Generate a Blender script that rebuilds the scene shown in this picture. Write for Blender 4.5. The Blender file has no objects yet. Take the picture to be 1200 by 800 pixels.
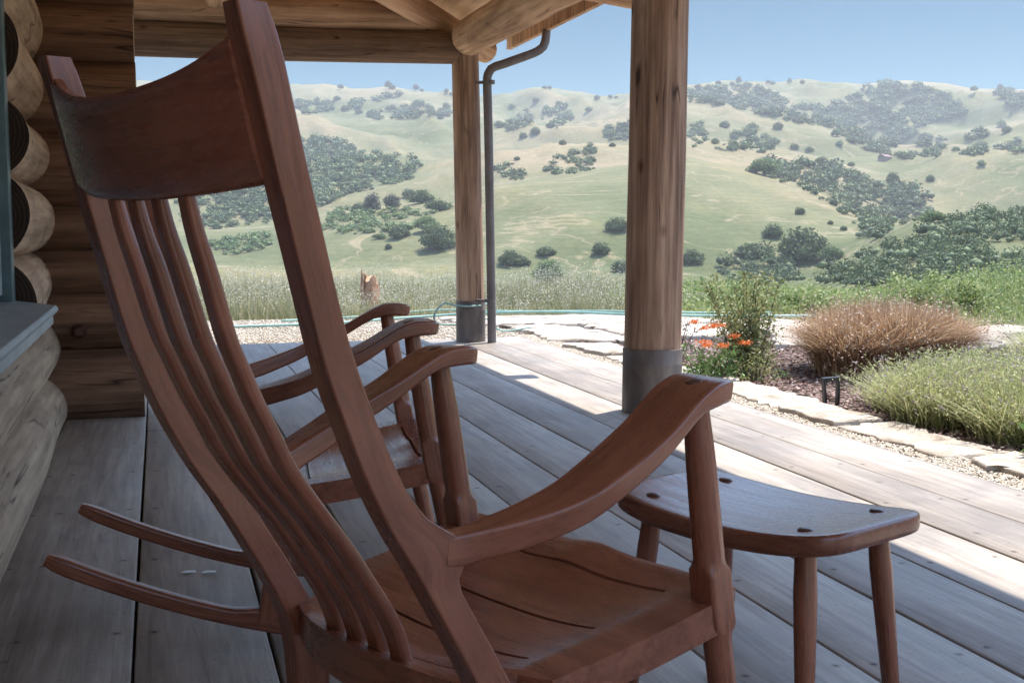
import bpy, bmesh, math, random
import numpy as np
from mathutils import Vector, Matrix
random.seed(7); RNG = np.random.default_rng(11)
S = bpy.context.scene; COL = S.collection
PI = math.pi

# ------------------------------------------------------------------ camera
FPX, CH = 1420.0, 0.895
YAW, PIT = math.radians(16.26), math.radians(5.51)
cR = np.array([math.cos(YAW), -math.sin(YAW), 0.0])
cFh = np.array([math.sin(YAW), math.cos(YAW), 0.0])
cF = cFh*math.cos(PIT) + np.array([0, 0, -math.sin(PIT)])
cU = cFh*math.sin(PIT) + np.array([0, 0, math.cos(PIT)])
cam = bpy.data.cameras.new('camera'); co = bpy.data.objects.new('camera', cam); COL.objects.link(co)
cam.sensor_width = 36; cam.lens = 36*FPX/1200; cam.clip_end = 12000; cam.clip_start = 0.05
co.matrix_world = Matrix(((cR[0], cU[0], -cF[0], 0), (cR[1], cU[1], -cF[1], 0), (cR[2], cU[2], -cF[2], CH), (0, 0, 0, 1)))
S.camera = co
S.cycles.diffuse_bounces = 8; S.cycles.max_bounces = 12
cam.dof.use_dof = False

# ------------------------------------------------------------------ light
SUN = Vector((0.385, 0.235, 1.0)).normalized()
w = bpy.data.worlds.new('World'); S.world = w; w.use_nodes = True
nt = w.node_tree; nt.nodes.clear()
sky = nt.nodes.new('ShaderNodeTexSky'); sky.sky_type = 'NISHITA'; sky.sun_disc = False
sky.sun_elevation = math.asin(SUN.z); sky.sun_rotation = math.atan2(SUN.x, SUN.y)
sky.air_density = 1.0; sky.dust_density = 0.0; sky.ozone_density = 2.0; sky.altitude = 600
bg = nt.nodes.new('ShaderNodeBackground'); bg.inputs[1].default_value = 0.15
out = nt.nodes.new('ShaderNodeOutputWorld')
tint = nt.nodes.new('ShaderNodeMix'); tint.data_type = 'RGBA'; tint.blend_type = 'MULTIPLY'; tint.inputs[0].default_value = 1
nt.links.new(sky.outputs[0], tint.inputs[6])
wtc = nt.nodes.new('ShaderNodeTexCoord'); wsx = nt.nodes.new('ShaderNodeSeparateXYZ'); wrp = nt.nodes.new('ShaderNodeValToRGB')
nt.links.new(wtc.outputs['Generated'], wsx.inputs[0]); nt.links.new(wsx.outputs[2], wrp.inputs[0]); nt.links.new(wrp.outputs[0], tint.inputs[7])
we = wrp.color_ramp.elements   # added tint: dims the low sky band, full sky above it brightens the shade
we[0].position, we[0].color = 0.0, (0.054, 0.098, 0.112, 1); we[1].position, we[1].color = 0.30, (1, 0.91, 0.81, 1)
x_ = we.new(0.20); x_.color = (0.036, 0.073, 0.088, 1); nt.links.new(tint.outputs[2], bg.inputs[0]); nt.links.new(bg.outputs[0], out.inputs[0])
sl = bpy.data.lights.new('sun', 'SUN'); sl.energy = 2.0; sl.angle = math.radians(0.5); sl.color = (1.0, 0.92, 0.81)
so = bpy.data.objects.new('sun', sl); COL.objects.link(so)
so.rotation_euler = SUN.to_track_quat('Z', 'Y').to_euler(); so.location = (5, 5, 20)
S.view_settings.view_transform = 'Standard'; S.view_settings.look = 'None'
S.view_settings.exposure = 2.27; S.view_settings.gamma = 1.0
S.render.resolution_x, S.render.resolution_y = 1024, 682

# ------------------------------------------------------------------ helpers
def tag(o, label=None, cat=None, group=None, kind=None):
    if label: o['label'] = label
    if cat: o['category'] = cat
    if group: o['group'] = group
    if kind: o['kind'] = kind
    return o
def empty(name, loc=(0, 0, 0), rz=0.0, label=None, cat=None, group=None):
    o = bpy.data.objects.new(name, None); COL.objects.link(o)
    o.location = loc; o.rotation_euler = (0, 0, rz); o.empty_display_size = 0.1
    return tag(o, label, cat, group)
SW = {'n': -1, 'gc': None}
def mesh_obj(name, V, F, mat, parent=None, smooth=True, sharp=40, wn=False):
    me = bpy.data.meshes.new(name); me.from_pydata([tuple(v) for v in V], [], [tuple(f) for f in F]); me.update()
    if mat and mat.name.startswith('chair_wood'):
        if SW['n'] == len(me.vertices): G = np.array(SW['gc'], np.float32)
        else: G = np.array([tuple(v) for v in V], np.float32)*np.array([.07, 1, 1], np.float32); G = G[:, [1, 2, 0]]
        a = me.attributes.new('grain', 'FLOAT_VECTOR', 'POINT'); a.data.foreach_set('vector', np.ascontiguousarray(G, np.float32).ravel())
    SW['n'] = -1
    return finish(name, me, mat, parent, smooth, sharp, wn)
def finish(name, me, mat, parent=None, smooth=True, sharp=40, wn=False):
    o = bpy.data.objects.new(name, me); COL.objects.link(o)
    if mat: me.materials.append(mat)
    if smooth:
        me.shade_smooth()
        if sharp: me.set_sharp_from_angle(angle=math.radians(sharp))
    if wn:
        m = o.modifiers.new('wn', 'WEIGHTED_NORMAL'); m.keep_sharp = True; m.weight = 80
    if parent: o.parent = parent
    return o
def tri_obj(name, V, F, mat, parent=None, smooth=False):
    """fast numpy mesh, F is (n,3) or (n,4)"""
    V = np.asarray(V, np.float32); F = np.asarray(F, np.int32); k = F.shape[1]
    me = bpy.data.meshes.new(name)
    me.vertices.add(len(V)); me.vertices.foreach_set('co', V.ravel())
    me.loops.add(F.size); me.loops.foreach_set('vertex_index', F.ravel())
    me.polygons.add(len(F)); me.polygons.foreach_set('loop_start', np.arange(0, F.size, k, dtype=np.int32))
    me.polygons.foreach_set('loop_total', np.full(len(F), k, np.int32))
    me.update(calc_edges=True); me.validate()
    if smooth: me.shade_smooth()
    me.materials.append(mat)
    o = bpy.data.objects.new(name, me); COL.objects.link(o)
    if parent: o.parent = parent
    return o
def fbm(x, y, seed=0, octv=4, gain=0.5):
    x = np.asarray(x, float); y = np.asarray(y, float); r = np.zeros_like(x*1.0+y*0); a = 1.0; tot = 0
    for o_ in range(octv):
        xi = np.floor(x).astype(np.int64); yi = np.floor(y).astype(np.int64); fx = x-xi; fy = y-yi
        fx = fx*fx*(3-2*fx); fy = fy*fy*(3-2*fy)
        def h(i, j):
            n = (i*374761393 + j*668265263 + (seed+o_)*1442695041) & 0xffffffff
            n = ((n ^ (n >> 13))*1274126177) & 0xffffffff
            return ((n ^ (n >> 16)) & 0xffff)/32767.5-1
        r = r + a*((h(xi, yi)*(1-fx)+h(xi+1, yi)*fx)*(1-fy)+(h(xi, yi+1)*(1-fx)+h(xi+1, yi+1)*fx)*fy)
        tot += a; a *= gain; x = x*2.03+17.1; y = y*2.03+5.3
    return r/tot

# ------------------------------------------------------------------ materials
def newmat(name, rough=0.6, spec=0.5):
    m = bpy.data.materials.new(name); m.use_nodes = True; t = m.node_tree
    b = t.nodes['Principled BSDF']; b.inputs['Roughness'].default_value = rough
    b.inputs['Specular IOR Level'].default_value = spec
    return m, t, b
def N(t, typ, **kw):
    n = t.nodes.new(typ)
    for k, v in kw.items(): setattr(n, k, v)
    return n
def coords(t, scale=(1, 1, 1), kind='Object', loc=(0, 0, 0)):
    tc = N(t, 'ShaderNodeTexCoord'); mp = N(t, 'ShaderNodeMapping')
    mp.inputs['Scale'].default_value = scale; mp.inputs['Location'].default_value = loc
    t.links.new(tc.outputs[kind], mp.inputs[0]); return mp.outputs[0]
def noise(t, vec, scale=5, detail=4, rough=0.55, dist=0.0):
    n = N(t, 'ShaderNodeTexNoise'); n.inputs['Scale'].default_value = scale; n.inputs['Detail'].default_value = detail
    n.inputs['Roughness'].default_value = rough; n.inputs['Distortion'].default_value = dist
    if vec is not None: t.links.new(vec, n.inputs['Vector'])
    return n.outputs['Fac']
def ramp(t, fac, stops):
    r = N(t, 'ShaderNodeValToRGB'); e = r.color_ramp.elements
    e[0].position, e[0].color = stops[0][0], (*stops[0][1], 1)
    e[1].position, e[1].color = stops[-1][0], (*stops[-1][1], 1)
    for p, c in stops[1:-1]:
        x = e.new(p); x.color = (*c, 1)
    t.links.new(fac, r.inputs[0]); return r.outputs[0]
def mixc(t, fac, a, b, mode='MIX'):
    m = N(t, 'ShaderNodeMix', data_type='RGBA', blend_type=mode)
    if isinstance(fac, (int, float)): m.inputs[0].default_value = fac
    else: t.links.new(fac, m.inputs[0])
    for i, v in ((6, a), (7, b)):
        if isinstance(v, tuple): m.inputs[i].default_value = (*v, 1)
        else: t.links.new(v, m.inputs[i])
    return m.outputs[2]
def math_(t, op, a, b=None):
    m = N(t, 'ShaderNodeMath', operation=op)
    for i, v in enumerate((a, b)):
        if v is None: continue
        if isinstance(v, (int, float)): m.inputs[i].default_value = v
        else: t.links.new(v, m.inputs[i])
    return m.outputs[0]
def bump(t, b, h, strength=0.3, dist=0.01):
    n = N(t, 'ShaderNodeBump'); n.inputs['Strength'].default_value = strength; n.inputs['Distance'].default_value = dist
    t.links.new(h, n.inputs['Height']); t.links.new(n.outputs[0], b.inputs['Normal'])
def g3(v): return (v, v, v)

def chair_wood(name):
    """satin oiled walnut; the mesh carries its own grain coordinates (across, across, along)"""
    m, t, b = newmat(name, 0.32, 0.6)
    oi = N(t, 'ShaderNodeObjectInfo')
    at = N(t, 'ShaderNodeAttribute'); at.attribute_name = 'grain'
    va = N(t, 'ShaderNodeVectorMath', operation='ADD'); cb = N(t, 'ShaderNodeCombineXYZ')
    for i in range(3): t.links.new(math_(t, 'MULTIPLY', oi.outputs['Random'], 3.0+i), cb.inputs[i])
    t.links.new(at.outputs['Vector'], va.inputs[0]); t.links.new(cb.outputs[0], va.inputs[1])
    def mp(k):
        n = N(t, 'ShaderNodeMapping'); n.inputs['Scale'].default_value = (k, k, k); t.links.new(va.outputs[0], n.inputs[0]); return n.outputs[0]
    ring = noise(t, mp(1), 11, 3, 0.5, 0.5)
    rg_ = math_(t, 'FRACT', math_(t, 'MULTIPLY', ring, 7.0))
    c = ramp(t, rg_, [(0.0, (0.180, 0.057, 0.029)), (0.3, (0.234, 0.077, 0.040)), (0.8, (0.266, 0.091, 0.047)), (1.0, (0.190, 0.061, 0.032))])
    f1 = noise(t, mp(1), 60, 6, 0.72, 0.2)
    c = mixc(t, 0.85, c, ramp(t, f1, [(0.30, (0.84, 0.81, 0.80)), (0.5, (1, 1, 1)), (0.72, (1.14, 1.15, 1.15))]), 'MULTIPLY')
    tc = N(t, 'ShaderNodeTexCoord')
    blot = noise(t, tc.outputs['Object'], 8, 4, 0.6, 0.5)
    c = mixc(t, 0.7, c, ramp(t, blot, [(0.3, (0.80, 0.76, 0.74)), (0.55, (1, 1, 1)), (0.75, (1.14, 1.16, 1.16))]), 'MULTIPLY')
    fine = noise(t, mp(1), 260, 2, 0.5)
    c = mixc(t, 0.9, c, ramp(t, fine, [(0.34, g3(0.74)), (0.44, g3(1))]), 'MULTIPLY')
    hs = N(t, 'ShaderNodeHueSaturation'); t.links.new(c, hs.inputs['Color']); t.links.new(math_(t, 'ADD', math_(t, 'MULTIPLY', oi.outputs['Random'], 0.30), 0.85), hs.inputs['Value'])
    t.links.new(hs.outputs[0], b.inputs['Base Color'])
    t.links.new(ramp(t, f1, [(0.3, g3(0.21)), (0.7, g3(0.34))]), b.inputs['Roughness'])
    bump(t, b, math_(t, 'ADD', fine, f1), 0.10, 0.0010)
    return m
WZ = chair_wood('chair_wood'); WX = WY = WZ
m, t, b = newmat('peg_wood', 0.35); t.links.new(ramp(t, noise(t, coords(t), 60, 3), [(0.3, (0.05, 0.02, 0.014)), (0.7, (0.09, 0.035, 0.022))]), b.inputs['Base Color']); PEG = m

def log_mat(name, dark, mid, light, streak=1.0, grey=0.0, bstr=0.5):
    m, t, b = newmat(name, 0.8, 0.25)
    v = coords(t, (1, 1, 0.045))
    f = noise(t, v, 26, 7, 0.66, 0.25)
    c = ramp(t, f, [(0.30, dark), (0.48, mid), (0.72, light)])
    big = noise(t, coords(t, (1, 1, 0.4)), 2.6, 4, 0.6, 0.6)
    c = mixc(t, 0.85, c, ramp(t, big, [(0.3, (0.52, 0.48, 0.45)), (0.52, (0.95, 0.93, 0.9)), (0.75, (1.25, 1.2, 1.12))]), 'MULTIPLY')
    if grey: c = mixc(t, grey, c, (0.30, 0.29, 0.28))
    # drying checks: thin dark splits along the log
    cv = noise(t, coords(t, (1, 1, 0.06), loc=(3, 1, 0)), 9, 2, 0.5, 0.4)
    ck = math_(t, 'ABSOLUTE', math_(t, 'SUBTRACT', cv, 0.5))
    ckm = ramp(t, ck, [(0.0, g3(0.16)), (0.010, g3(0.75)), (0.02, g3(1))])
    gate = ramp(t, noise(t, coords(t, (1, 1, 0.8)), 3.1, 2), [(0.48, g3(1)), (0.56, g3(0))])
    ckm2 = mixc(t, gate, ckm, (1, 1, 1))
    c = mixc(t, 1.0, c, ckm2, 'MULTIPLY')
    # knots
    vo = N(t, 'ShaderNodeTexVoronoi'); vo.inputs['Scale'].default_value = 3.3
    t.links.new(coords(t, (1.4, 1.4, 0.8)), vo.inputs['Vector'])
    kn = ramp(t, vo.outputs['Distance'], [(0.03, (0.30, 0.24, 0.2)), (0.075, (0.7, 0.66, 0.62)), (0.12, (1, 1, 1))])
    c = mixc(t, 0.9, c, kn, 'MULTIPLY')
    t.links.new(c, b.inputs['Base Color'])
    h = math_(t, 'ADD', math_(t, 'MULTIPLY', f, 0.5), ckm2)
    bump(t, b, h, bstr, 0.006)
    return m
LOGP = log_mat('post_log', (0.154, 0.093, 0.066), (0.361, 0.225, 0.151), (0.649, 0.450, 0.319))
LOGB = log_mat('beam_log', (0.295, 0.178, 0.110), (0.531, 0.343, 0.221), (0.760, 0.527, 0.346), bstr=0.35)
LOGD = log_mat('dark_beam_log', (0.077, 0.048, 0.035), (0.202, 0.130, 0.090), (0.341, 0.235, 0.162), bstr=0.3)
LOGW = log_mat('cabin_log', (0.273, 0.185, 0.120), (0.489, 0.349, 0.240), (0.661, 0.487, 0.348), bstr=0.35)
LOGE = log_mat('wing_log', (0.097, 0.051, 0.032), (0.220, 0.121, 0.075), (0.341, 0.201, 0.125), bstr=0.35)
LOGG = log_mat('grey_log', (0.207, 0.152, 0.101), (0.373, 0.284, 0.202), (0.524, 0.406, 0.283), bstr=0.35)

def end_grain(name, a, bcol):
    m, t, b = newmat(name, 0.85, 0.2)
    tc = N(t, 'ShaderNodeTexCoord'); sx = N(t, 'ShaderNodeSeparateXYZ'); t.links.new(tc.outputs['Object'], sx.inputs[0])
    wv = N(t, 'ShaderNodeTexWave', wave_type='RINGS', rings_direction='Z'); wv.inputs['Scale'].default_value = 22; wv.inputs['Distortion'].default_value = 1.5
    t.links.new(tc.outputs['Object'], wv.inputs['Vector'])
    c = mixc(t, wv.outputs['Fac'], a, bcol); c = mixc(t, 0.6, c, ramp(t, noise(t, coords(t), 7, 4), [(0.3, g3(0.6)), (0.7, g3(1.1))]), 'MULTIPLY')
    t.links.new(c, b.inputs['Base Color']); bump(t, b, wv.outputs['Fac'], 0.2, 0.003); return m
ENDD = end_grain('log_end_dark', (0.035, 0.022, 0.016), (0.06, 0.038, 0.027))
ENDL = end_grain('log_end_pale', (0.33, 0.24, 0.16), (0.45, 0.34, 0.24))

def deck_mat():
    m, t, b = newmat('weathered_deck', 0.62, 0.35)
    tc = N(t, 'ShaderNodeTexCoord'); sx = N(t, 'ShaderNodeSeparateXYZ'); t.links.new(tc.outputs['Object'], sx.inputs[0])
    bid = math_(t, 'FLOOR', math_(t, 'DIVIDE', math_(t, 'ADD', sx.outputs[0], 0.07+2.835), 0.2835))
    wn = N(t, 'ShaderNodeTexWhiteNoise', noise_dimensions='1D'); t.links.new(bid, wn.inputs['W'])
    # shift grain by board
    cb = N(t, 'ShaderNodeCombineXYZ'); t.links.new(math_(t, 'MULTIPLY', bid, 1.37), cb.inputs[2]); t.links.new(math_(t, 'MULTIPLY', wn.outputs[0], 30), cb.inputs[1])
    va = N(t, 'ShaderNodeVectorMath', operation='ADD'); t.links.new(tc.outputs['Object'], va.inputs[0]); t.links.new(cb.outputs[0], va.inputs[1])
    def mp(sc):
        q = N(t, 'ShaderNodeMapping'); q.inputs['Scale'].default_value = sc; t.links.new(va.outputs[0], q.inputs[0]); return q.outputs[0]
    g = noise(t, mp((1, 0.05, 1)), 38, 6, 0.68, 0.5)
    g2 = noise(t, mp((1, 0.10, 1)), 8, 4, 0.6, 1.6)
    blot = noise(t, mp((1, 0.7, 1)), 3.2, 5, 0.62, 0.3)
    c = ramp(t, g, [(0.25, (0.217, 0.191, 0.165)), (0.5, (0.324, 0.289, 0.251)), (0.75, (0.426, 0.385, 0.339))])
    c = mixc(t, 0.8, c, ramp(t, g2, [(0.3, (0.78, 0.74, 0.72)), (0.55, (1.0, 1.0, 1.0)), (0.7, (1.12, 1.12, 1.14))]), 'MULTIPLY')
    c = mixc(t, 0.9, c, ramp(t, blot, [(0.28, (0.70, 0.69, 0.70)), (0.5, (1, 1, 1)), (0.72, (1.2, 1.2, 1.22))]), 'MULTIPLY')
    c = mixc(t, 1.0, c, ramp(t, wn.outputs[0], [(0.0, (0.80, 0.78, 0.77)), (1.0, (1.12, 1.11, 1.09))]), 'MULTIPLY')
    vo = N(t, 'ShaderNodeTexVoronoi'); vo.inputs['Scale'].default_value = 4.2; t.links.new(mp((1, 0.85, 1)), vo.inputs['Vector'])
    kn = ramp(t, vo.outputs['Distance'], [(0.018, (0.16, 0.14, 0.13)), (0.040, (0.62, 0.60, 0.58)), (0.075, (1, 1, 1))])
    gate = ramp(t, vo.outputs['Color'], [(0.45, g3(1)), (0.5, g3(0))])
    c = mixc(t, gate, c, mixc(t, 1.0, c, kn, 'MULTIPLY'))
    # paired nail heads on a joist rhythm, each with a rust halo
    fx = math_(t, 'FRACT', math_(t, 'DIVIDE', math_(t, 'ADD', sx.outputs[0], 0.07+2.835), 0.2835))
    dx = math_(t, 'SUBTRACT', math_(t, 'ABSOLUTE', math_(t, 'SUBTRACT', fx, 0.5)), 0.36)
    fy = math_(t, 'SUBTRACT', math_(t, 'FRACT', math_(t, 'DIVIDE', math_(t, 'ADD', sx.outputs[1], math_(t, 'MULTIPLY', wn.outputs[0], 0.03)), 0.61)), 0.5)
    dd = math_(t, 'SQRT', math_(t, 'ADD', math_(t, 'POWER', math_(t, 'MULTIPLY', dx, 0.2835), 2.0), math_(t, 'POWER', math_(t, 'MULTIPLY', fy, 0.61), 2.0)))
    c = mixc(t, 1.0, c, ramp(t, dd, [(0.0040, (0.25, 0.2, 0.18)), (0.0062, (0.72, 0.66, 0.62)), (0.016, (1, 1, 1))]), 'MULTIPLY')
    dirt = noise(t, tc.outputs['Object'], 1.1, 6, 0.65, 0.6)
    c = mixc(t, 0.7, c, ramp(t, dirt, [(0.36, (0.80, 0.77, 0.74)), (0.52, (1, 1, 1)), (0.7, (1.12, 1.12, 1.13))]), 'MULTIPLY')
    speck = noise(t, tc.outputs['Object'], 60, 3, 0.6)
    c = mixc(t, 0.7, c, ramp(t, speck, [(0.30, g3(0.6)), (0.38, g3(1)), (0.66, g3(1)), (0.74, g3(1.25))]), 'MULTIPLY')
    cv = noise(t, mp((1, 0.03, 1)), 15, 3, 0.5, 0.3); ck = math_(t, 'ABSOLUTE', math_(t, 'SUBTRACT', cv, 0.5))
    ckm = ramp(t, ck, [(0.0, g3(0.35)), (0.006, g3(0.85)), (0.012, g3(1))])
    c = mixc(t, 0.35, c, ckm, 'MULTIPLY')
    t.links.new(c, b.inputs['Base Color'])
    t.links.new(ramp(t, blot, [(0.3, g3(0.5)), (0.7, g3(0.72))]), b.inputs['Roughness'])
    bump(t, b, math_(t, 'ADD', math_(t, 'MULTIPLY', g, 0.8), math_(t, 'MULTIPLY', speck, 0.3)), 0.4, 0.003)
    return m
DECK = deck_mat()

def simple(name, stops, scale=20, detail=4, rough=0.7, bstr=0.0, bd=0.005, metal=0.0, spec=0.4, sc=(1, 1, 1), dist=0.0):
    m, t, b = newmat(name, rough, spec); f = noise(t, coords(t, sc), scale, detail, 0.6, dist)
    t.links.new(ramp(t, f, stops), b.inputs['Base Color']); b.inputs['Metallic'].default_value = metal
    if bstr: bump(t, b, f, bstr, bd)
    return m
def foliage_mat(name, cols, rough=0.6, trans=0.25, scale=0.0):
    """colour varies leaf by leaf"""
    m, t, b = newmat(name, rough, 0.3)
    g = N(t, 'ShaderNodeNewGeometry')
    cols = list(cols)
    c = ramp(t, g.outputs['Random Per Island'], [(i/(len(cols)-1) if len(cols) > 1 else 0, cc) for i, cc in enumerate(cols)])
    if scale: c = mixc(t, 0.8, c, ramp(t, noise(t, coords(t, kind='Object'), scale, 3), [(0.32, g3(0.62)), (0.68, g3(1.3))]), 'MULTIPLY')
    t.links.new(c, b.inputs['Base Color'])
    if trans:
        tr = N(t, 'ShaderNodeBsdfTranslucent'); t.links.new(c, tr.inputs[0]); mx = N(t, 'ShaderNodeMixShader'); mx.inputs[0].default_value = trans
        o = t.nodes['Material Output']; t.links.new(b.outputs[0], mx.inputs[1]); t.links.new(tr.outputs[0], mx.inputs[2]); t.links.new(mx.outputs[0], o.inputs[0])
    return m
SLEEVE = simple('zinc_sleeve', [(0.3, (0.092, 0.068, 0.058)), (0.5, (0.152, 0.125, 0.112)), (0.72, (0.248, 0.217, 0.194))], 7, 7, 0.6, 0.2, 0.004, 0.12, sc=(1, 1, .5), dist=0.8)
COPPER = simple('aged_copper', [(0.3, (0.12, 0.10, 0.095)), (0.6, (0.19, 0.165, 0.155)), (0.8, (0.29, 0.27, 0.26))], 12, 5, 0.55, 0.1, 0.003, 0.2, sc=(1, 1, .3))
TRIM = simple('blue_grey_paint', [(0.3, (0.21, 0.25, 0.26)), (0.6, (0.30, 0.345, 0.35)), (0.8, (0.38, 0.42, 0.42))], 14, 5, 0.45, 0.1, 0.002, sc=(1, 0.3, 1))
TRIMD = simple('dark_frame_paint', [(0.3, (0.080, 0.128, 0.135)), (0.7, (0.144, 0.210, 0.217))], 10, 3, 0.4)
m, t, b = newmat('window_glass', 0.06, 0.8); b.inputs['Base Color'].default_value = (0.035, 0.037, 0.045, 1); GLASS = m
HOSE = simple('hose_rubber', [(0.3, (0.20, 0.36, 0.32)), (0.7, (0.30, 0.48, 0.43))], 10, 2, 0.5)
BLACK = simple('black_metal', [(0.3, (0.02, 0.02, 0.023)), (0.7, (0.05, 0.05, 0.056))], 30, 2, 0.4)
WHITE = simple('white_fleck', [(0.3, g3(0.75)), (0.7, g3(0.85))], 30, 2, 0.4)
STONE = simple('pale_flagstone', [(0.30, (0.22, 0.175, 0.13)), (0.42, (0.36, 0.305, 0.245)), (0.55, (0.46, 0.405, 0.345)), (0.72, (0.54, 0.49, 0.43))], 7, 10, 0.9, 1.0, 0.03, sc=(1, 1, 4), dist=0.6)
MULCH = simple('bark_mulch', [(0.3, (0.09, 0.055, 0.045)), (0.5, (0.19, 0.13, 0.11)), (0.7, (0.34, 0.26, 0.22))], 55, 6, 0.9, 0.9, 0.02)
GRAVEL = simple('pale_gravel', [(0.3, (0.281, 0.230, 0.170)), (0.5, (0.442, 0.383, 0.306)), (0.7, (0.561, 0.510, 0.442))], 75, 4, 0.9, 0.8, 0.01)
PEBB = foliage_mat('pebble_stone', [(0.306, 0.246, 0.170), (0.476, 0.408, 0.323), (0.561, 0.510, 0.442), (0.383, 0.340, 0.289)], 0.8, 0)
CHIP = foliage_mat('wood_chip', [(0.13, 0.07, 0.055), (0.24, 0.15, 0.125), (0.38, 0.28, 0.24), (0.17, 0.10, 0.085), (0.48, 0.40, 0.35)], 0.85, 0)
SOIL = simple('soil', [(0.3, (0.09, 0.07, 0.05)), (0.7, (0.16, 0.13, 0.09))], 8, 5, 0.95)

def hill_mat():
    m, t, b = newmat('hill_grass', 0.95, 0.1)
    v = coords(t)
    a = noise(t, v, 0.0035, 5, 0.55, 0.8); bb = noise(t, v, 0.02, 6, 0.62, 0.5); f = noise(t, v, 0.30, 7, 0.75)
    c = ramp(t, a, [(0.33, (0.109, 0.118, 0.060)), (0.5, (0.154, 0.148, 0.086)), (0.66, (0.212, 0.179, 0.118))])
    c = mixc(t, 0.8, c, ramp(t, bb, [(0.3, (0.74, 0.80, 0.68)), (0.5, (1, 1, 1)), (0.68, (1.22, 1.14, 1.05))]), 'MULTIPLY')
    c = mixc(t, 0.75, c, ramp(t, f, [(0.3, (0.62, 0.66, 0.60)), (0.7, (1.35, 1.31, 1.26))]), 'MULTIPLY')
    # ridges dry out first, folds stay green
    sp = N(t, 'ShaderNodeAttribute'); sp.attribute_name = 'spur'
    c = mixc(t, 0.95, c, ramp(t, math_(t, 'MULTIPLY', math_(t, 'ADD', sp.outputs['Fac'], math_(t, 'MULTIPLY', bb, 0.5)), 0.6), [(0.12, (0.66, 0.76, 0.62)), (0.42, (0.94, 0.98, 0.92)), (0.62, (1.07, 1.02, 0.98)), (0.74, (1.12, 1.06, 1.0))]), 'MULTIPLY')
    # faint contouring cattle trails
    wv = N(t, 'ShaderNodeTexWave', wave_type='BANDS', bands_direction='Z'); wv.inputs['Scale'].default_value = 0.16; wv.inputs['Distortion'].default_value = 5; wv.inputs['Detail'].default_value = 3; wv.inputs['Detail Scale'].default_value = 0.4
    t.links.new(v, wv.inputs['Vector']); c = mixc(t, 0.30, c, ramp(t, wv.outputs['Fac'], [(0.0, (0.78, 0.78, 0.76)), (0.4, (1, 1, 1)), (1.0, (1.12, 1.09, 1.05))]), 'MULTIPLY')
    # bare earth streaks
    s = noise(t, coords(t, (1, 1.6, 1)), 0.006, 5, 0.5, 2.5); sk = math_(t, 'ABSOLUTE', math_(t, 'SUBTRACT', s, 0.5))
    sm = ramp(t, sk, [(0.0, g3(1)), (0.007, g3(0.25)), (0.016, g3(0))])
    c = mixc(t, math_(t, 'MULTIPLY', sm, 0.55), c, (0.33, 0.255, 0.165))
    t.links.new(c, b.inputs['Base Color']); bump(t, b, bb, 0.6, 3.0)
    return m
HILL = hill_mat()
OAK = foliage_mat('oak_foliage', [(0.044, 0.067, 0.033), (0.080, 0.113, 0.045), (0.116, 0.151, 0.060), (0.156, 0.187, 0.074)], 0.7, 0.15, 0.5)
OAK2 = foliage_mat('green_foliage', [(0.112, 0.165, 0.066), (0.154, 0.215, 0.084), (0.200, 0.255, 0.105)], 0.7, 0.2, 0.5)
GREYTREE = foliage_mat('grey_foliage', [(0.085, 0.095, 0.070), (0.12, 0.125, 0.095)], 0.7, 0.2, 0.4)
WOOD_F = foliage_mat('woodland_foliage', [(0.175, 0.201, 0.094), (0.056, 0.079, 0.041), (0.088, 0.128, 0.056), (0.130, 0.174, 0.077), (0.185, 0.217, 0.096), (0.109, 0.151, 0.070)], 0.75, 0.1, 0.03)
TRUNK = simple('tree_bark', [(0.3, (0.06, 0.045, 0.035)), (0.7, (0.13, 0.10, 0.08))], 3, 4, 0.9)

# ------------------------------------------------------------------ shape builders
def sweep(stations, nseg=3, cap=True, power=None):
    """stations: (centre, A, B, ha, hb, rc): rounded rectangle of half sizes ha (along A), hb (along B), corner radius rc"""
    V = []; F = []; n = 0; gc = []; arc = 0.0; pc_ = None
    for st in stations:
        c, A, B, ha, hb, rc = st; c = Vector(c); A = Vector(A); B = Vector(B); rc = min(rc, ha*0.999, hb*0.999)
        if pc_ is not None: arc += (c-pc_).length
        pc_ = c
        ring = []
        for (sx, sy, a0) in ((1, 1, 0), (-1, 1, PI/2), (-1, -1, PI), (1, -1, 3*PI/2)):
            for k in range(nseg+1):
                a = a0 + (PI/2)*k/nseg
                ua, ub_ = sx*(ha-rc)+rc*math.cos(a), sy*(hb-rc)+rc*math.sin(a)
                ring.append(c + A*ua + B*ub_); gc.append((ua+c.x*.3, ub_, arc*.07))
        n = len(ring); V += ring
    L = len(stations)
    for i in range(L-1):
        for k in range(n):
            F.append((i*n+k, i*n+(k+1) % n, (i+1)*n+(k+1) % n, (i+1)*n+k))
    if cap:
        F.append(tuple(reversed(range(n)))); F.append(tuple((L-1)*n+k for k in range(n)))
    SW['n'] = len(V); SW['gc'] = gc
    return V, F
def smooth_pts(P, n):
    """Catmull-Rom resample of rows of numbers"""
    P = np.array(P, float); d = np.r_[0, np.cumsum(np.linalg.norm(np.diff(P[:, :3], axis=0), axis=1)+1e-9)]
    tt = np.linspace(0, d[-1], n); out_ = []
    for s in tt:
        i = min(max(np.searchsorted(d, s)-1, 0), len(P)-2); u = (s-d[i])/(d[i+1]-d[i])
        p0, p1, p2, p3 = P[max(i-1, 0)], P[i], P[i+1], P[min(i+2, len(P)-1)]
        m1 = (p2-p0)/2 if i > 0 else (p2-p1); m2 = (p3-p1)/2 if i < len(P)-2 else (p2-p1)
        h00 = 2*u**3-3*u**2+1; h10 = u**3-2*u**2+u; h01 = -2*u**3+3*u**2; h11 = u**3-u**2
        out_.append(h00*p1+h10*m1+h01*p2+h11*m2)
    return np.array(out_)
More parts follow.
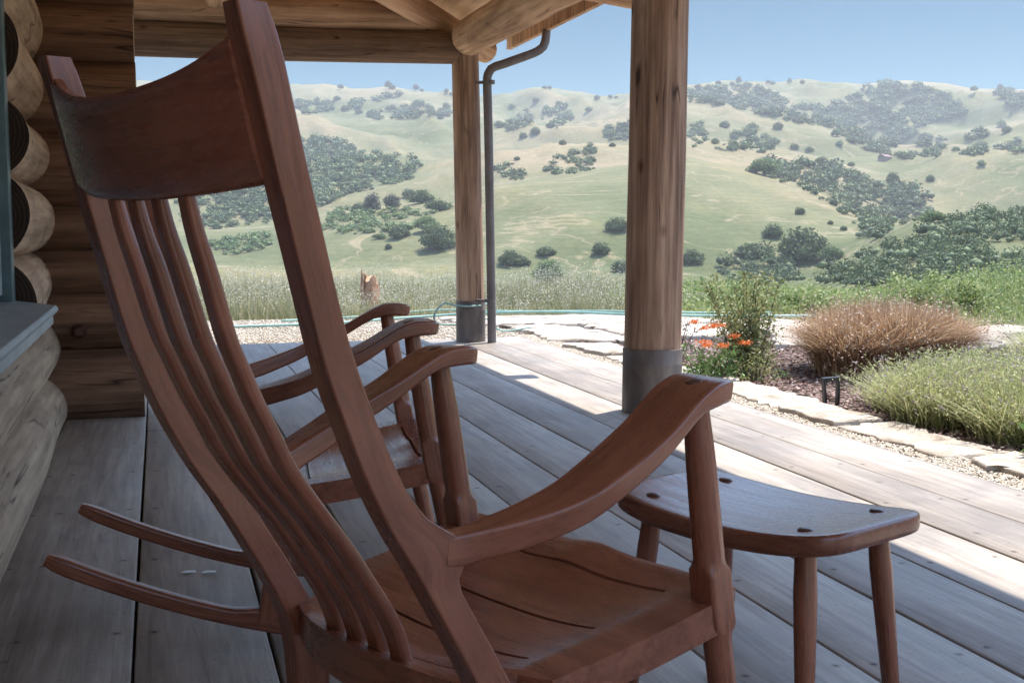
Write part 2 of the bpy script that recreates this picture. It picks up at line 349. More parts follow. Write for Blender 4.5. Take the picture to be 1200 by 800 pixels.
def tube_pts(P, R, seg=16):
    """P list of points, R radii -> V,F with parallel frames"""
    P = [Vector(p) for p in P]; V = []; F = []
    up = Vector((0, 0, 1)); T0 = (P[1]-P[0]).normalized()
    if abs(T0.dot(up)) > 0.9: up = Vector((1, 0, 0))
    A = T0.cross(up).normalized()
    for i, p in enumerate(P):
        T = (P[min(i+1, len(P)-1)]-P[max(i-1, 0)]).normalized()
        A = (A-T*A.dot(T)).normalized(); B = T.cross(A)
        r = R[i] if hasattr(R, '__len__') else R
        for k in range(seg):
            a = 2*PI*k/seg; V.append(p+A*(r*math.cos(a))+B*(r*math.sin(a)))
    for i in range(len(P)-1):
        for k in range(seg): F.append((i*seg+k, i*seg+(k+1) % seg, (i+1)*seg+(k+1) % seg, (i+1)*seg+k))
    F.append(tuple(reversed(range(seg)))); F.append(tuple((len(P)-1)*seg+k for k in range(seg)))
    return V, F
def log_obj(name, p0, p1, r0, r1, mat, parent=None, endmat=None, seg=40, wob=0.035, seed=0, squash=None, step=0.12, cw=1.0):
    """one irregular peeled log; the object's local Z runs along it"""
    p0 = Vector(p0); p1 = Vector(p1); L = (p1-p0).length; n = max(4, int(L/step))
    V = []; F = []; rn = np.random.default_rng(seed+100)
    ph = rn.random(4)*6
    for i in range(n+1):
        z = L*i/n; r = r0+(r1-r0)*i/n
        cx = cw*(0.012*math.sin(z*1.1+ph[0])+0.006*math.sin(z*3.1+ph[1])); cy = cw*0.012*math.sin(z*0.9+ph[2])
        for k in range(seg):
            a = 2*PI*k/seg
            q = 1+wob*(0.5*math.sin(2*a+ph[3]+z*0.3)+0.35*math.sin(3*a+ph[1]-z*0.5)+0.5*float(fbm(a*1.3+seed, z*1.6, seed, 2)))
            x = r*q*math.cos(a); y = r*q*math.sin(a)
            if squash: y = max(min(y, squash*r), -squash*r)
            V.append((x+cx, y+cy, z))
    for i in range(n):
        for k in range(seg): F.append((i*seg+k, i*seg+(k+1) % seg, (i+1)*seg+(k+1) % seg, (i+1)*seg+k))
    nb = len(F)
    F.append(tuple(reversed(range(seg)))); F.append(tuple(n*seg+k for k in range(seg)))
    o = mesh_obj(name, V, F, mat, parent, True, 50)
    if endmat:
        o.data.materials.append(endmat)
        for i in (nb, nb+1): o.data.polygons[i].material_index = 1
    o.rotation_mode = 'QUATERNION'
    o.rotation_quaternion = (p1-p0).normalized().to_track_quat('Z', 'Y')
    o.location = p0
    if parent is not None and parent.type == 'EMPTY':
        o.location = p0-Vector(parent.location)
    return o
def box(V, F, x0, x1, y0, y1, z0, z1):
    n = len(V); V += [(x0, y0, z0), (x1, y0, z0), (x1, y1, z0), (x0, y1, z0), (x0, y0, z1), (x1, y0, z1), (x1, y1, z1), (x0, y1, z1)]
    F += [(n, n+3, n+2, n+1), (n+4, n+5, n+6, n+7), (n, n+1, n+5, n+4), (n+1, n+2, n+6, n+5), (n+2, n+3, n+7, n+6), (n+3, n, n+4, n+7)]
def bevel(o, wd=0.004, seg=2):
    m_ = o.modifiers.new('bv', 'BEVEL'); m_.width = wd; m_.segments = seg; m_.limit_method = 'ANGLE'; return o

# ------------------------------------------------------------------ rocking chair (local: x = right, y = forward, z = up)
def interp(tab, z):
    tab = sorted(tab); return np.interp(z, [a[0] for a in tab], [a[1] for a in tab])
POST_B = [(1.10, -.674), (1.05, -.660), (1.0, -.647), (.95, -.635), (.89, -.619), (.83, -.603), (.78, -.590), (.74, -.578), (.70, -.562), (.65, -.541), (.62, -.526), (.587, -.508), (.56, -.492), (.525, -.468), (.48, -.441), (.42, -.406), (.378, -.383), (.33, -.362), (.28, -.354), (.23, -.350), (.18, -.352), (.12, -.360), (.06, -.372)]
POST_F = [(1.10, -.638), (1.05, -.623), (1.0, -.611), (.95, -.599), (.89, -.583), (.83, -.568), (.78, -.554), (.74, -.540), (.70, -.524), (.65, -.500), (.62, -.484), (.60, -.470), (.58, -.452), (.565, -.430), (.552, -.408), (.538, -.402), (.52, -.400), (.512, -.402), (.505, -.407), (.49, -.404), (.462, -.388), (.423, -.364), (.378, -.338), (.33, -.312), (.28, -.300), (.23, -.297), (.18, -.300), (.12, -.310), (.06, -.325)]
POST_R = [(1.10, .2455), (.70, .241), (.5, .230), (.3, .2265), (.06, .2265)]
def seat_plane(u): return .410+.215*u+.18*u*u if u < 0 else .410+.215*u
def make_chair(loc, phi, label):
    root = empty('rocking_chair', loc, -math.radians(phi), label, 'rocking chair', 'sculpted wooden rocking chairs')
    # back posts
    zs = sorted(set([1.10, 1.075, 1.05, 1.02, .99, .96, .93, .9, .87, .84, .81, .78, .75, .72, .69, .665, .64, .62, .605, .59, .58, .57, .56, .552, .545, .538, .53, .52, .515, .51, .505, .498, .49, .475, .46, .44, .42, .4, .38, .355, .33, .305, .28, .255, .23, .205, .18, .15, .12, .10, .085, .072]), reverse=True)
    for s in (-1, 1):
        st = []
        for i, z in enumerate(zs):
            ub, uf = interp(POST_B, z), interp(POST_F, z); r = interp(POST_R, z)*s
            ht = .0165 if z > .56 else (.0165+.002*min(1, (.56-z)/.1))
            e = 0.9 if i == 0 else 1.0
            st.append(((r, (ub+uf)/2, z), (1, 0, 0), (0, 1, 0), ht*(e), (uf-ub)/2*e, .0032))
        V, F = sweep(st, 3)
        V2 = V
        mesh_obj('back_post', V2, F, WZ, root, True, 55, True)
    # crest rail
    nr, nz = 40, 12; V = []; F = []
    def crest(r, tz, side):
        k = (r/.232); zb = .921+.014*k*k; zt = 1.034+.040*k*k*(0.6+.4*k*k)
        z = zb+(zt-zb)*tz
        u = -.625-.034*(1-k*k) - (z-.94)*.245
        th = .0125*(1-.75*max(0, abs(tz-.5)*2-.82)/.18*.8)
        return (r, u-th if side else u+th, z)
    ring = [(0, .0, 0), (0, .06, 0)]
    tzs = [0, .03, .08, .2, .35, .5, .65, .8, .92, .97, 1.0]
    prof = [(tz, 1) for tz in tzs]+[(tz, 0) for tz in reversed(tzs)]
    m_ = len(prof)
    for i in range(nr+1):
        r = -.232+.464*i/nr
        for tz, sd in prof: V.append(crest(r, tz, sd))
    for i in range(nr):
        for k in range(m_): F.append((i*m_+k, (i+1)*m_+k, (i+1)*m_+(k+1) % m_, i*m_+(k+1) % m_))
    F.append(tuple(range(m_))); F.append(tuple(reversed([nr*m_+k for k in range(m_)])))
    mesh_obj('crest_rail', V, F, WX, root, True, 50, True)
    # four bent slats
    SL = [(.934, -.642), (.925, -.640), (.887, -.631), (.843, -.617), (.773, -.597), (.736, -.581), (.705, -.568), (.658, -.544), (.621, -.526), (.58, -.498), (.52, -.453), (.472, -.421), (.414, -.384), (.37, -.366), (.325, -.358)]
    for k in (-1.5, -.5, .5, 1.5):
        pts = []
        for z, u in SL:
            f = (z-.35)/.59; r = k*(.050+.0125*f)
            bul = -.006*(1-(k/2.)**2)*max(0, min(1, (z-.6)/.3))
            pts.append((r, u+bul-.004, z))
        P = smooth_pts(pts, 36); st = []
        for i, p in enumerate(P):
            T = Vector(P[min(i+1, 35)]-P[max(i-1, 0)]).normalized(); A = Vector((1, 0, 0)); A = (A-T*A.dot(T)).normalized(); B = T.cross(A)
            f = i/35
            wv = .0118+.0025*math.sin(PI*f)+.0035*f
            wv = wv if f < .15 else wv
            st.append((tuple(p), A, B, wv, .0085-.002*max(0, 1-f/.12), .0060))
        V, F = sweep(st, 3); mesh_obj('slat', V, F, WZ, root, True, 60, True)
    # seat : scooped slab with stopped saw lines
    kerfs = [-.02, -.145, -.255, -.345]
    us = list(np.linspace(-.393, .055, 40))
    for kf in kerfs: us += [kf-.0030, kf-.0018, kf+.0018, kf+.0030]
    us = sorted(us); rs = list(np.linspace(-1, 1, 61)); rs += [-.705, .705, -.698, .698]; rs = sorted(rs)
    def hw(u):
        k = min(1, max(0, (u+.318)/.03)); k = k*k*(3-2*k)
        h = .214+(.050+.022*min(1, max(0, (u+.29)/.29)))*k
        if u > .02: h -= .012*((u-.02)/.035)**2
        return h
    def top(rn, u):
        r = rn*hw(u); z = seat_plane(u)
        a = abs(rn); rim = .80
        d = 0
        if a < rim: d = (1-(a/rim)**2.6)
        fu = min(1, max(0, (u+.393)/.09)); fu = fu*fu*(3-2*fu)
        ff = min(1, max(0, (.055-u)/.16)); ff = ff*ff*(3-2*ff)
        dish = .019*d*fu*(.25+.75*ff)
        pom = .009*math.exp(-(r/.055)**2)*math.exp(-((u-.02)/.07)**2)
        front = .012*d*max(0, (u-.0)/.055)
        lip = -.012*max(0, (u-.035)/.02)**2
        rear = .006*d*(1-fu)
        z2 = z-dish+pom+front*0+lip+rear
        if a < .70:
            for kf in kerfs:
                if abs(u-kf) < .0022: z2 -= .012
        return (r, u, z2)
    def edge_u(u, a):
        if u > 0: return u-.020*max(0, a-.55)/.45*(u/.055)
        if u < -.25: return u+.048*a*a*min(1, (-.25-u)/.143)**1.5
        return u
    V = []; F = []; nu, nrr = len(us), len(rs)
    # front edge is bowed: pull corners back
    for u in us:
        for rn in rs:
            r, uu, z = top(rn, u)
            V.append((r, edge_u(uu, abs(rn)), z))
    off = len(V)
    for u in us:
        for rn in rs:
            r, uu, z = top(rn, u); a = abs(rn)
            zb = seat_plane(u)-.046-(.004*(1-a**4))
            V.append((r*.992, edge_u(uu, a), min(zb, z-.012)))
    for i in range(nu-1):
        for j in range(nrr-1):
            a = i*nrr+j; F.append((a, a+1, a+nrr+1, a+nrr)); F.append((off+a, off+a+nrr, off+a+nrr+1, off+a+1))
    for i in range(nu-1):
        a = i*nrr; F.append((a, a+nrr, off+a+nrr, off+a)); a = i*nrr+nrr-1; F.append((a+nrr, a, off+a, off+a+nrr))
    for j in range(nrr-1):
        F.append((j+1, j, off+j, off+j+1)); a = (nu-1)*nrr+j; F.append((a, a+1, off+a+1, off+a))
    mesh_obj('seat', V, F, WX, root, True, 35, True)
    # front legs : turned, with a squared block at the seat joint
    for s in (-1, 1):
        st = []
        for z in [.692, .672, .655, .62, .58, .54, .5, .475, .46, .452, .446, .44, .425, .41, .395, .38, .372, .366, .36, .35, .33, .28, .22, .16, .1, .05, .02]:
            f = (.40-z)/.27; u = -.002+(.056 if z < .4 else .044)*(.40-z)/.27; r = (.267+.004*(z-.4)/.27)*s
            R_ = float(np.interp(z, [.02, .1, .2, .33, .36, .375, .44, .455, .5, .6, .66, .69], [.0165, .0185, .0192, .0195, .0200, .0214, .0214, .0211, .0208, .0198, .0165, .0155]))
            sq = float(np.interp(z, [.358, .368, .446, .456], [1, .30, .30, 1]))
            st.append(((r, u, z), (1, 0, 0), (0, 1, 0), R_, R_, R_*sq*.998))
        V, F = sweep(st, 5); mesh_obj('front_leg', V, F, WZ, root, True, 40, True)
        # outer joint cheek, flush block between rail and leg
    # arms
    AT = [(-.425, .556, .520), (-.41, .556, .518), (-.385, .559, .522), (-.35, .568, .531), (-.31, .580, .545), (-.27, .594, .560), (-.23, .612, .580), (-.18, .635, .605), (-.14, .654, .627), (-.10, .677, .652), (-.075, .690, .664), (-.05, .699, .669), (-.03, .701, .671), (-.012, .700, .671), (.002, .697, .670), (.010, .694, .671)]
    OUT = [(-.425, .2495), (-.41, .2505), (-.385, .258), (-.35, .280), (-.31, .302), (-.27, .315), (-.23, .321), (-.18, .322), (-.14, .320), (-.10, .316), (-.05, .311), (-.03, .307), (-.012, .301), (.002, .291), (.007, .283), (.010, .272)]
    INN = [(-.425, .220), (-.41, .220), (-.385, .223), (-.35, .232), (-.31, .241), (-.27, .247), (-.23, .248), (-.18, .244), (-.14, .239), (-.10, .232), (-.05, .226), (-.03, .224), (-.012, .226), (.002, .234), (.007, .241), (.010, .251)]
    for s in (-1, 1):
        P = smooth_pts([(interp(OUT, u), u, zt, interp(INN, u), zb) for u, zt, zb in AT+[(.007, .6955, .6705)] if True], 60) if False else smooth_pts([(interp(OUT, u), u, zt, interp(INN, u), zb) for u, zt, zb in sorted(AT+[(.0065, .6955, .6705)])], 60); st = []
        for i, p in enumerate(P):
            ro, u, zt, ri, zb = p
            q, q0 = P[min(i+1, 59)], P[max(i-1, 0)]
            T = Vector((0, q[1]-q0[1], (q[2]+q[4]-q0[2]-q0[4])/2)).normalized()
            tilt = .10*math.exp(-((u+.2)/.16)**2)*s
            A = Vector((1, 0, 0)); B = T.cross(A)*-1
            if B.z < 0: B = -B
            A2 = (A+B*(-tilt)).normalized(); B2 = (B+A*tilt).normalized()
            th = (zt-zb)/2*(T.y if T.y > .3 else .3); e = 1
            if i > 55: e = 1-.12*((i-55)/4)**2
            st.append((((ro+ri)/2*s, u, (zt+zb)/2), A2, B2, (ro-ri)/2, th*e, min(.0052, th*.8)))
        V, F = sweep(st, 3); arm = mesh_obj('armrest', V, F, WY, root, True, 55, True)
        V, F = [], []
        st = []
        pc = Vector((.272*s, -.052, .6960)); nrm = Vector((0, -.22, 1)).normalized()
        for h, rr in ((-.02, .0125), (.0, .0125), (.0025, .0105), (.0036, .005)):
            st.append((pc+nrm*h, (1, 0, 0), Vector((1, 0, 0)).cross(nrm)*-1, rr, rr, rr*.99))
        V, F = sweep(st, 4); mesh_obj('peg', V, F, PEG, arm, True, 40)
    # rockers
    for s in (-1, 1):
        st = []; n_ = 60
        for i in range(n_+1):
            u = -.78+(1.15)*i/n_; zc = (u-.08)**2/3.5+.0165
            th = .0165; T = Vector((0, 1, (u-.08)/1.75)).normalized(); B = Vector((1, 0, 0)).cross(T)
            e = 1
            d = min(i, n_-i)
            if d < 2: e = (.7, .92)[d]
            # transition blocks under the legs
            for uc, hh in ((-.345, .016), (.072, .022)):
                k = abs(u-uc)
                if k < .09: th += hh*.5*(.5+.5*math.cos(PI*k/.09)); 
            c_ = Vector((.2265*s if u < -.1 else (.2265+.034*min(1, (u+.1)/.17))*s, u, zc))+B*(th-.0165)
            st.append((c_, (1, 0, 0), B, .0175*e, th*e, .0075*e))
        V, F = sweep(st, 3); mesh_obj('rocker', V, F, WY, root, True, 60, True)
    return root
make_chair((.583, 1.665, 0), 66, 'reddish-brown sculpted wooden rocking chair filling the foreground, seen from behind')
make_chair((.565, 2.70, 0), 95, 'wooden rocking chair mostly hidden behind the nearer one, its arms and long rocker tails showing')

# ------------------------------------------------------------------ footstool
def footstool():
    phi = 66; ax = Vector((math.cos(math.radians(phi)), -math.sin(math.radians(phi)), 0)); c = Vector((1.012, 1.894, 0))
    root = empty('footstool', c, -math.radians(phi), 'low wooden footstool with dished top and four round splayed legs, in front of the armrest', 'footstool')
    L, Wd = .245, .162; V = []; F = []; n = 96
    def outline(a, k=1.0):
        ca, sa = math.cos(a), math.sin(a); p = 6.5
        rr = (abs(ca)**p+abs(sa)**p)**(-1/p); x = L*rr*ca; y = Wd*rr*sa
        y *= 1.0-.10*(1-(x/L)**2)*0 - .06*(x/L)**2
        x *= 1+.008*(1-(y/Wd)**2)
        return x*k, y*k
    def zt(x, y): return .397+.020*(x/L)**2
    rings = []
    levels = [(1.0, 'top', k) for k in np.linspace(0.06, .965, 14)]
    for k in np.linspace(0.06, .965, 14): rings.append([(*outline(2*PI*i/n, k), None, 0) for i in range(n)])
    prof = [(.985, -.001), (.996, -.005), (1.0, -.010), (1.0, -.024), (.992, -.031), (.975, -.034)]
    V = []
    for rg in rings:
        for x, y, _, _ in rg: V.append((x, y, zt(x, y)))
    for k, dz in prof:
        for i in range(n): x, y = outline(2*PI*i/n, k); V.append((x, y, zt(x, y)+dz))
    for k in np.linspace(.93, .06, 8):
        for i in range(n): x, y = outline(2*PI*i/n, k); V.append((x, y, zt(x, y)-.034))
    NR = 14+6+8
    for j in range(NR-1):
        for i in range(n): F.append((j*n+i, j*n+(i+1) % n, (j+1)*n+(i+1) % n, (j+1)*n+i))
    F.append(tuple(reversed(range(n)))); F.append(tuple((NR-1)*n+i for i in range(n)))
    F = [tuple(reversed(f)) for f in F]
    topo = mesh_obj('stool_top', V, F, WX, root, True, 60)
    for sx in (-1, 1):
        for sy in (-1, 1):
            px, py = .167*sx, .101*sy; z0 = zt(px, py)-.02
            st = []
            for z in (z0, z0-.03, z0-.08, .25, .18, .1, .05, .0):
                f = (z0-z)/z0; R_ = float(np.interp(z, [0, .1, .3, .36], [.0130, .0150, .0195, .0175]))
                st.append(((px+sx*.030*f, py+sy*.030*f, z), (1, 0, 0), (0, 1, 0), R_, R_, R_*.99))
            V, F = sweep(st, 5); mesh_obj('leg', V, F, WZ, root, True, 60)
            st = []
            for h, rr in ((-.01, .0135), (.0005, .0135), (.0028, .0115), (.0042, .005)):
                st.append(((px, py, zt(px, py)+h), (1, 0, 0), (0, 1, 0), rr, rr, rr*.99))
            V, F = sweep(st, 4); mesh_obj('peg', V, F, PEG, topo, True, 40)
footstool()

# ------------------------------------------------------------------ deck
def deck():
    V = []; F = []
    x = -.07-.2835*14; k = -14
    seams = []
    xs = [-.07+.2835*i for i in range(-14, 10)]+[2.79]; xs[13] = -.43
    rr = random.Random(5)
    for i in range(len(xs)-1):
        x0, x1 = xs[i]+.0035, xs[i+1]-.0035
        joints = {-1: [3.33], 0: [5.46]}.get(i-14, [])
        ys = [-4.2]+sorted(joints)+[9.28+rr.uniform(-.01, .01)]
        for j in range(len(ys)-1):
            y0 = ys[j]+(.0015 if j else 0); y1 = ys[j+1]-(.0015 if j < len(ys)-2 else 0)
            dz = rr.uniform(-.0015, .0015)
            # long boards cut in pieces so the top may cup a little
            n = len(V); e = .004; m_ = 14
            cr = [(x0, -.045), (x0, dz-e), (x0+e*.4, dz-e*.3), (x0+e, dz), (x1-e, dz), (x1-e*.4, dz-e*.3), (x1, dz-e), (x1, -.045)]
            wa = rr.uniform(-.0012, .0012)
            for q in range(m_+1):
                yy = y0+(y1-y0)*q/m_; wx = .0016*math.sin(yy*1.3+i)
                for (cx, cz) in cr: V.append((cx+(wx if i < len(xs)-2 else 0), yy, cz))
            c = len(cr)
            for q in range(m_):
                for z in range(c): F.append((n+q*c+z, n+(q+1)*c+z, n+(q+1)*c+(z+1) % c, n+q*c+(z+1) % c))
            F.append(tuple(n+z for z in range(c))); F.append(tuple(reversed([n+m_*c+z for z in range(c)])))
    F = [tuple(f) for f in F]
    o = mesh_obj('deck', V, F, DECK, None, True, 35); tag(o, kind='structure')
    bm = bmesh.new(); bm.from_mesh(o.data); bmesh.ops.recalc_face_normals(bm, faces=bm.faces); bm.to_mesh(o.data); bm.free()
    V, F = [], []; box(V, F, -4.0, 2.77, -4.18, 9.26, -.3, -.05)
    o = mesh_obj('deck_framing', V, F, SOIL, None, False); tag(o, kind='structure')
deck()

# ------------------------------------------------------------------ log cabin
cab = empty('log_cabin', (-.56, 5.0, 0), 0, 'brown log cabin wall with rounded stacked logs and painted window at the left', 'cabin')
def clog(p0, p1, r0, r1, mat, em=None, seed=0, **k): return log_obj('log', p0, p1, r0, r1, mat, cab, em, seed=seed, **k)
# wall along the porch: full length logs below the window, short logs beyond it
for i, (zc, r, X, mt) in enumerate([(.045, .165, -.555, LOGG), (.345, .165, -.575, LOGG)]):
    clog((X, -2.0, zc), (X-.015, 5.95, zc), r, r, mt, None, i)
for i, (zc, r, X) in enumerate([(.635, .150, -.580), (.925, .152, -.570), (1.205, .148, -.575), (1.48, .152, -.590), (1.76, .150, -.60), (2.04, .15, -.60), (2.32, .15, -.6)]):
    clog((X+.018, 4.43, zc), (X-.02, 5.95, zc), r*1.02, r*.98, LOGW, ENDD, 10+i)
    clog((X, -2.0, zc), (X, .9, zc), r, r, LOGW, None, 20+i)
# cross wall stub facing the camera
zb = [-.02, .315, .573, .785, .985, 1.31, 1.633, 1.895, 2.20, 2.5]
for i in range(len(zb)-1):
    h = zb[i+1]-zb[i]; zc = (zb[i]+zb[i+1])/2
    o = clog((-1.0, 6.02, zc), (-.075+random.uniform(-.006, .006), 6.02, zc), h*.56, h*.55, LOGE, ENDL, 40+i)
# peeled knot on the fourth log of the stub
V, F = tube_pts([(-.355, 5.83, .408), (-.355, 5.862, .408), (-.355, 5.95, .408)], [.018, .034, .036], 20)
kn = mesh_obj('knot', V, F, PEG, cab, True, 40); kn.location = -Vector(cab.location)
# window
def part(name, V, F, mat, parent, **k):
    o = mesh_obj(name, V, F, mat, parent, **k)
    o.location = -Vector(cab.location) if parent is cab else (0, 0, 0)
    return o
V, F = [], []; box(V, F, -.60, -.468, 4.35, 4.425, .58, 2.2); box(V, F, -.60, -.468, .9, 4.35, 2.13, 2.2); box(V, F, -.60, -.468, .9, .97, .60, 2.13)
win = part('window', V, F, TRIMD, cab, smooth=False); bevel(win)
V, F = [], []
pr = [(-.50, .628), (-.298, .628), (-.298, .640), (-.292, .652), (-.300, .664), (-.50, .684), (-.60, .684), (-.60, .60), (-.33, .60), (-.318, .628)]
pr = [(-.60, .555), (-.350, .555), (-.350, .588), (-.336, .596), (-.332, .608), (-.340, .620), (-.47, .638), (-.60, .638)]
for y in (.85, 4.42):
    for x_, z_ in pr: V.append((x_, y, z_))
n_ = len(pr); F = [tuple(range(n_)), tuple(reversed(range(n_, 2*n_)))]+[(i, i+n_, (i+1) % n_+n_, (i+1) % n_) for i in range(n_)]
sill = part('sill', V, F, TRIM, win, smooth=False); bevel(sill, .003)
V, F = [], []; box(V, F, -.575, -.50, 4.28, 4.35, .66, 2.13); box(V, F, -.575, -.50, 1.04, 4.28, .66, .72); box(V, F, -.575, -.50, 2.42, 2.48, .72, 2.06); box(V, F, -.575, -.50, .97, 1.04, .66, 2.13); box(V, F, -.575, -.50, 1.04, 4.28, 2.06, 2.13)
sash = part('sash', V, F, TRIM, win, smooth=False); bevel(sash, .004)
V, F = [], []; box(V, F, -.55, -.535, 1.04, 4.28, .72, 2.06)
part('pane', V, F, GLASS, win, smooth=False)
# inside is closed off, so no light leaks round the window
V, F = [], []; box(V, F, -.72, -.62, -2.0, 5.9, -.02, 2.6)
part('inner_wall', V, F, LOGE, cab, smooth=False)


# ------------------------------------------------------------------ porch posts
def post(label, c0, c1, r0, r1, ztop, rs, zs, seed):
    root = empty('porch_post', (c0[0], c0[1], 0), 0, label, 'post', 'round log posts of the porch')
    log_obj('log', (c0[0], c0[1], 0.02), (c1[0], c1[1], ztop), r0, r1, LOGP, root, None, 56, .03, seed, step=.05, cw=.12)
    V = []; F = []; sg = 56
    lv = [(0, rs), (.02, rs), (zs*.72, rs*1.0), (zs*.74, rs*1.012), (zs*.78, rs*1.012), (zs*.80, rs), (zs-.004, rs*1.0), (zs, rs*.995), (zs, rs-.012)]
    for z, r in lv:
        for k in range(sg): a = 2*PI*k/sg; q = 1+.006*math.sin(3*a+z*9); V.append((r*q*math.cos(a), r*q*math.sin(a), z))
    for i in range(len(lv)-1):
        for k in range(sg): F.append((i*sg+k, i*sg+(k+1) % sg, (i+1)*sg+(k+1) % sg, (i+1)*sg+k))
    mesh_obj('metal_sleeve', V, F, SLEEVE, root, True, 40)
post('thick log porch post with grey metal base sleeve, standing right of the rocking chair back', (2.268, 5.37), (2.30, 5.38), .136, .131, 2.45, .1425, .305, 3)
post('thinner log porch post at the far deck corner beside the downpipe', (2.30, 9.02), (2.262, 9.03), .108, .102, 2.30, .113, .315, 8)

# beams
def beam(name, label, p0, p1, r0, r1, mat, em, seed, cat='beam', **k):
    o = log_obj(name, p0, p1, r0, r1, mat, None, em, 48, .03, seed, **k); return tag(o, label, cat)
beam('eave_beam', 'pale round log beam running along the porch edge above both posts', (2.262, 8.86, 2.262), (2.262, -.25, 2.262), .136, .142, LOGB, ENDL, 61)
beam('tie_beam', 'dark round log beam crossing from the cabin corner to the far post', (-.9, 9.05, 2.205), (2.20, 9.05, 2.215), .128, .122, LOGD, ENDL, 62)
beam('plate_log', 'pale log lying on top of the dark cross beam under the roof', (-.9, 9.0, 2.435), (1.95, 9.0, 2.43), .112, .105, LOGB, ENDL, 63)

# roof
def roofz(x, y): return min(2.46+.17*(2.88-x), 2.46+.17*(9.95-y))
roof = empty('porch_roof', (1, 3, 2.6), 0, 'plank porch roof on log rafters overhead', 'roof')
def rpart(name, V, F, mat, **k):
    o = mesh_obj(name, V, F, mat, roof, **k); o.location = -Vector(roof.location); return o
E2 = 2.88; YF = 9.95
V, F = [], []
def slab(pts, th):
    n = len(V)
    for p in pts: V.append(p)
    for p in pts: V.append((p[0], p[1], p[2]+th))
    k = len(pts); F.append(tuple(reversed([n+i for i in range(k)]))); F.append(tuple(n+k+i for i in range(k)))
    for i in range(k): F.append((n+i, n+(i+1) % k, n+k+(i+1) % k, n+k+i))
zr = lambda d: 2.46+.17*d
a_ = 3.7
slab([(E2, YF, zr(0)), (E2, -.35, zr(0)), (E2-a_, -.35, zr(a_)), (E2-a_, YF-a_, zr(a_))], .05)
slab([(E2, YF, zr(0)+.002), (E2-a_, YF-a_, zr(a_)+.002), (E2-a_-2, YF-a_, zr(a_)+.002), (E2-a_-2, YF, zr(0)+.002)], .05)
rpart('planks', V, F, LOGB, smooth=False)
PL = simple('roof_plank', [(0.3, (0.468, 0.300, 0.187)), (0.5, (0.655, 0.450, 0.288)), (0.75, (0.800, 0.585, 0.389))], 14, 6, 0.8, 0.2, 0.004, sc=(1, .05, 1))
roof.children[0].data.materials[0] = PL
# fascia along the eave, and gutter
V, F = [], []; box(V, F, 2.84, 2.878, -.35, 9.9, 2.345, 2.455); rpart('fascia', V, F, LOGB, smooth=False)
# rafters (round logs running down the slope) - a few are seen at the far corner
def rafter(p0, p1, r, seed): 
    o = log_obj('rafter', p0, p1, r, r*.95, LOGB, roof, ENDL, 36, .03, seed); return o
for i, y in enumerate((7.36, 5.0, 2.6)):
    rafter((-.8, y, roofz(-.8, y)-.10), ((3.02 if i == 0 else 2.84), y, zr(0)-.17*((.14 if i == 0 else -.04))-.105), .095, 70+i)
for i, x in enumerate((.43,)):
    rafter((x, 6.6, roofz(x, 6.6)-.10), (x, 10.1, zr(0)-.12), .09, 80+i)
rafter((-.6, 6.18, zr(3.6)-.12), (2.62, 9.70, zr(0.1)-.165), .105, 90)

# downpipe
dp = empty('downpipe', (2.41, 8.86, 0), 0, 'brown metal downpipe bending up to the eave beside the far post', 'downpipe')
P = smooth_pts([(2.425, 8.86, .0), (2.42, 8.86, .4), (2.41, 8.86, 1.0), (2.40, 8.86, 1.6), (2.392, 8.86, 1.92), (2.396, 8.86, 2.0), (2.43, 8.86, 2.055), (2.50, 8.86, 2.08), (2.62, 8.86, 2.125), (2.74, 8.86, 2.17), (2.80, 8.86, 2.20), (2.835, 8.86, 2.235), (2.85, 8.86, 2.29), (2.855, 8.86, 2.355)], 60)
V, F = tube_pts([tuple(p-np.array([2.41, 8.86, 0])) for p in P], .033, 18); mesh_obj('pipe', V, F, COPPER, dp, True, 50)
for z in (.32, 1.95):
    V, F = tube_pts([(-.09, .06, z), (-.04, .02, z), (0, 0, z)], .012, 10); n = len(V)
    V2, F2 = tube_pts([(0.0, 0, z-.014), (0.0, 0, z+.014)], .039, 18); V += V2; F += [tuple(i+n for i in f) for f in F2]
    mesh_obj('bracket', V, F, COPPER, dp, True, 40)
#PART2
HAZE_D = 0.00015
# ================================================================== terrain
def ray_ae(x, y):
    d = cF + cR*(x-600)/FPX + cU*(400-y)/FPX
    return math.atan2(d[0], d[1]), d[2]/math.hypot(d[0], d[1])
D_L = [180., 420., 800., 1300., 1900., 2700.]
CREST = [
 [(-200, 400), (1400, 400)],
 [(-200, 345), (345, 345), (600, 345), (800, 338), (900, 335), (960, 325), (1010, 296), (1045, 270), (1080, 256), (1120, 249), (1200, 250), (1350, 235)],
 [(-200, 275), (150, 270), (247, 271), (326, 267), (400, 252), (470, 244), (530, 236), (584, 217), (660, 205), (736, 196), (808, 187), (885, 209), (955, 230), (1021, 275), (1080, 300), (1200, 300), (1350, 290)],
 [(-200, 205), (150, 215), (250, 212), (345, 200), (450, 188), (530, 200), (584, 190), (650, 178), (740, 178), (808, 174), (885, 181), (1000, 189), (1070, 188), (1116, 181), (1200, 181), (1350, 172)],
 [(-200, 150), (150, 150), (250, 144), (345, 138), (430, 140), (527, 145), (600, 160), (700, 150), (760, 128), (808, 126), (850, 131), (895, 141), (990, 160), (1032, 185), (1100, 190), (1200, 160), (1350, 150)],
 [(-200, 100), (160, 100), (345, 104), (420, 104), (460, 103), (500, 107), (530, 111), (568, 113), (600, 109), (635, 102), (660, 108), (700, 117), (740, 113), (810, 107), (850, 99), (900, 98), (940, 97), (985, 97), (1010, 99), (1060, 94), (1110, 98), (1140, 104), (1200, 106), (1350, 100)],
]
CA = [np.array([ray_ae(x, y) for x, y in L]) for L in CREST]
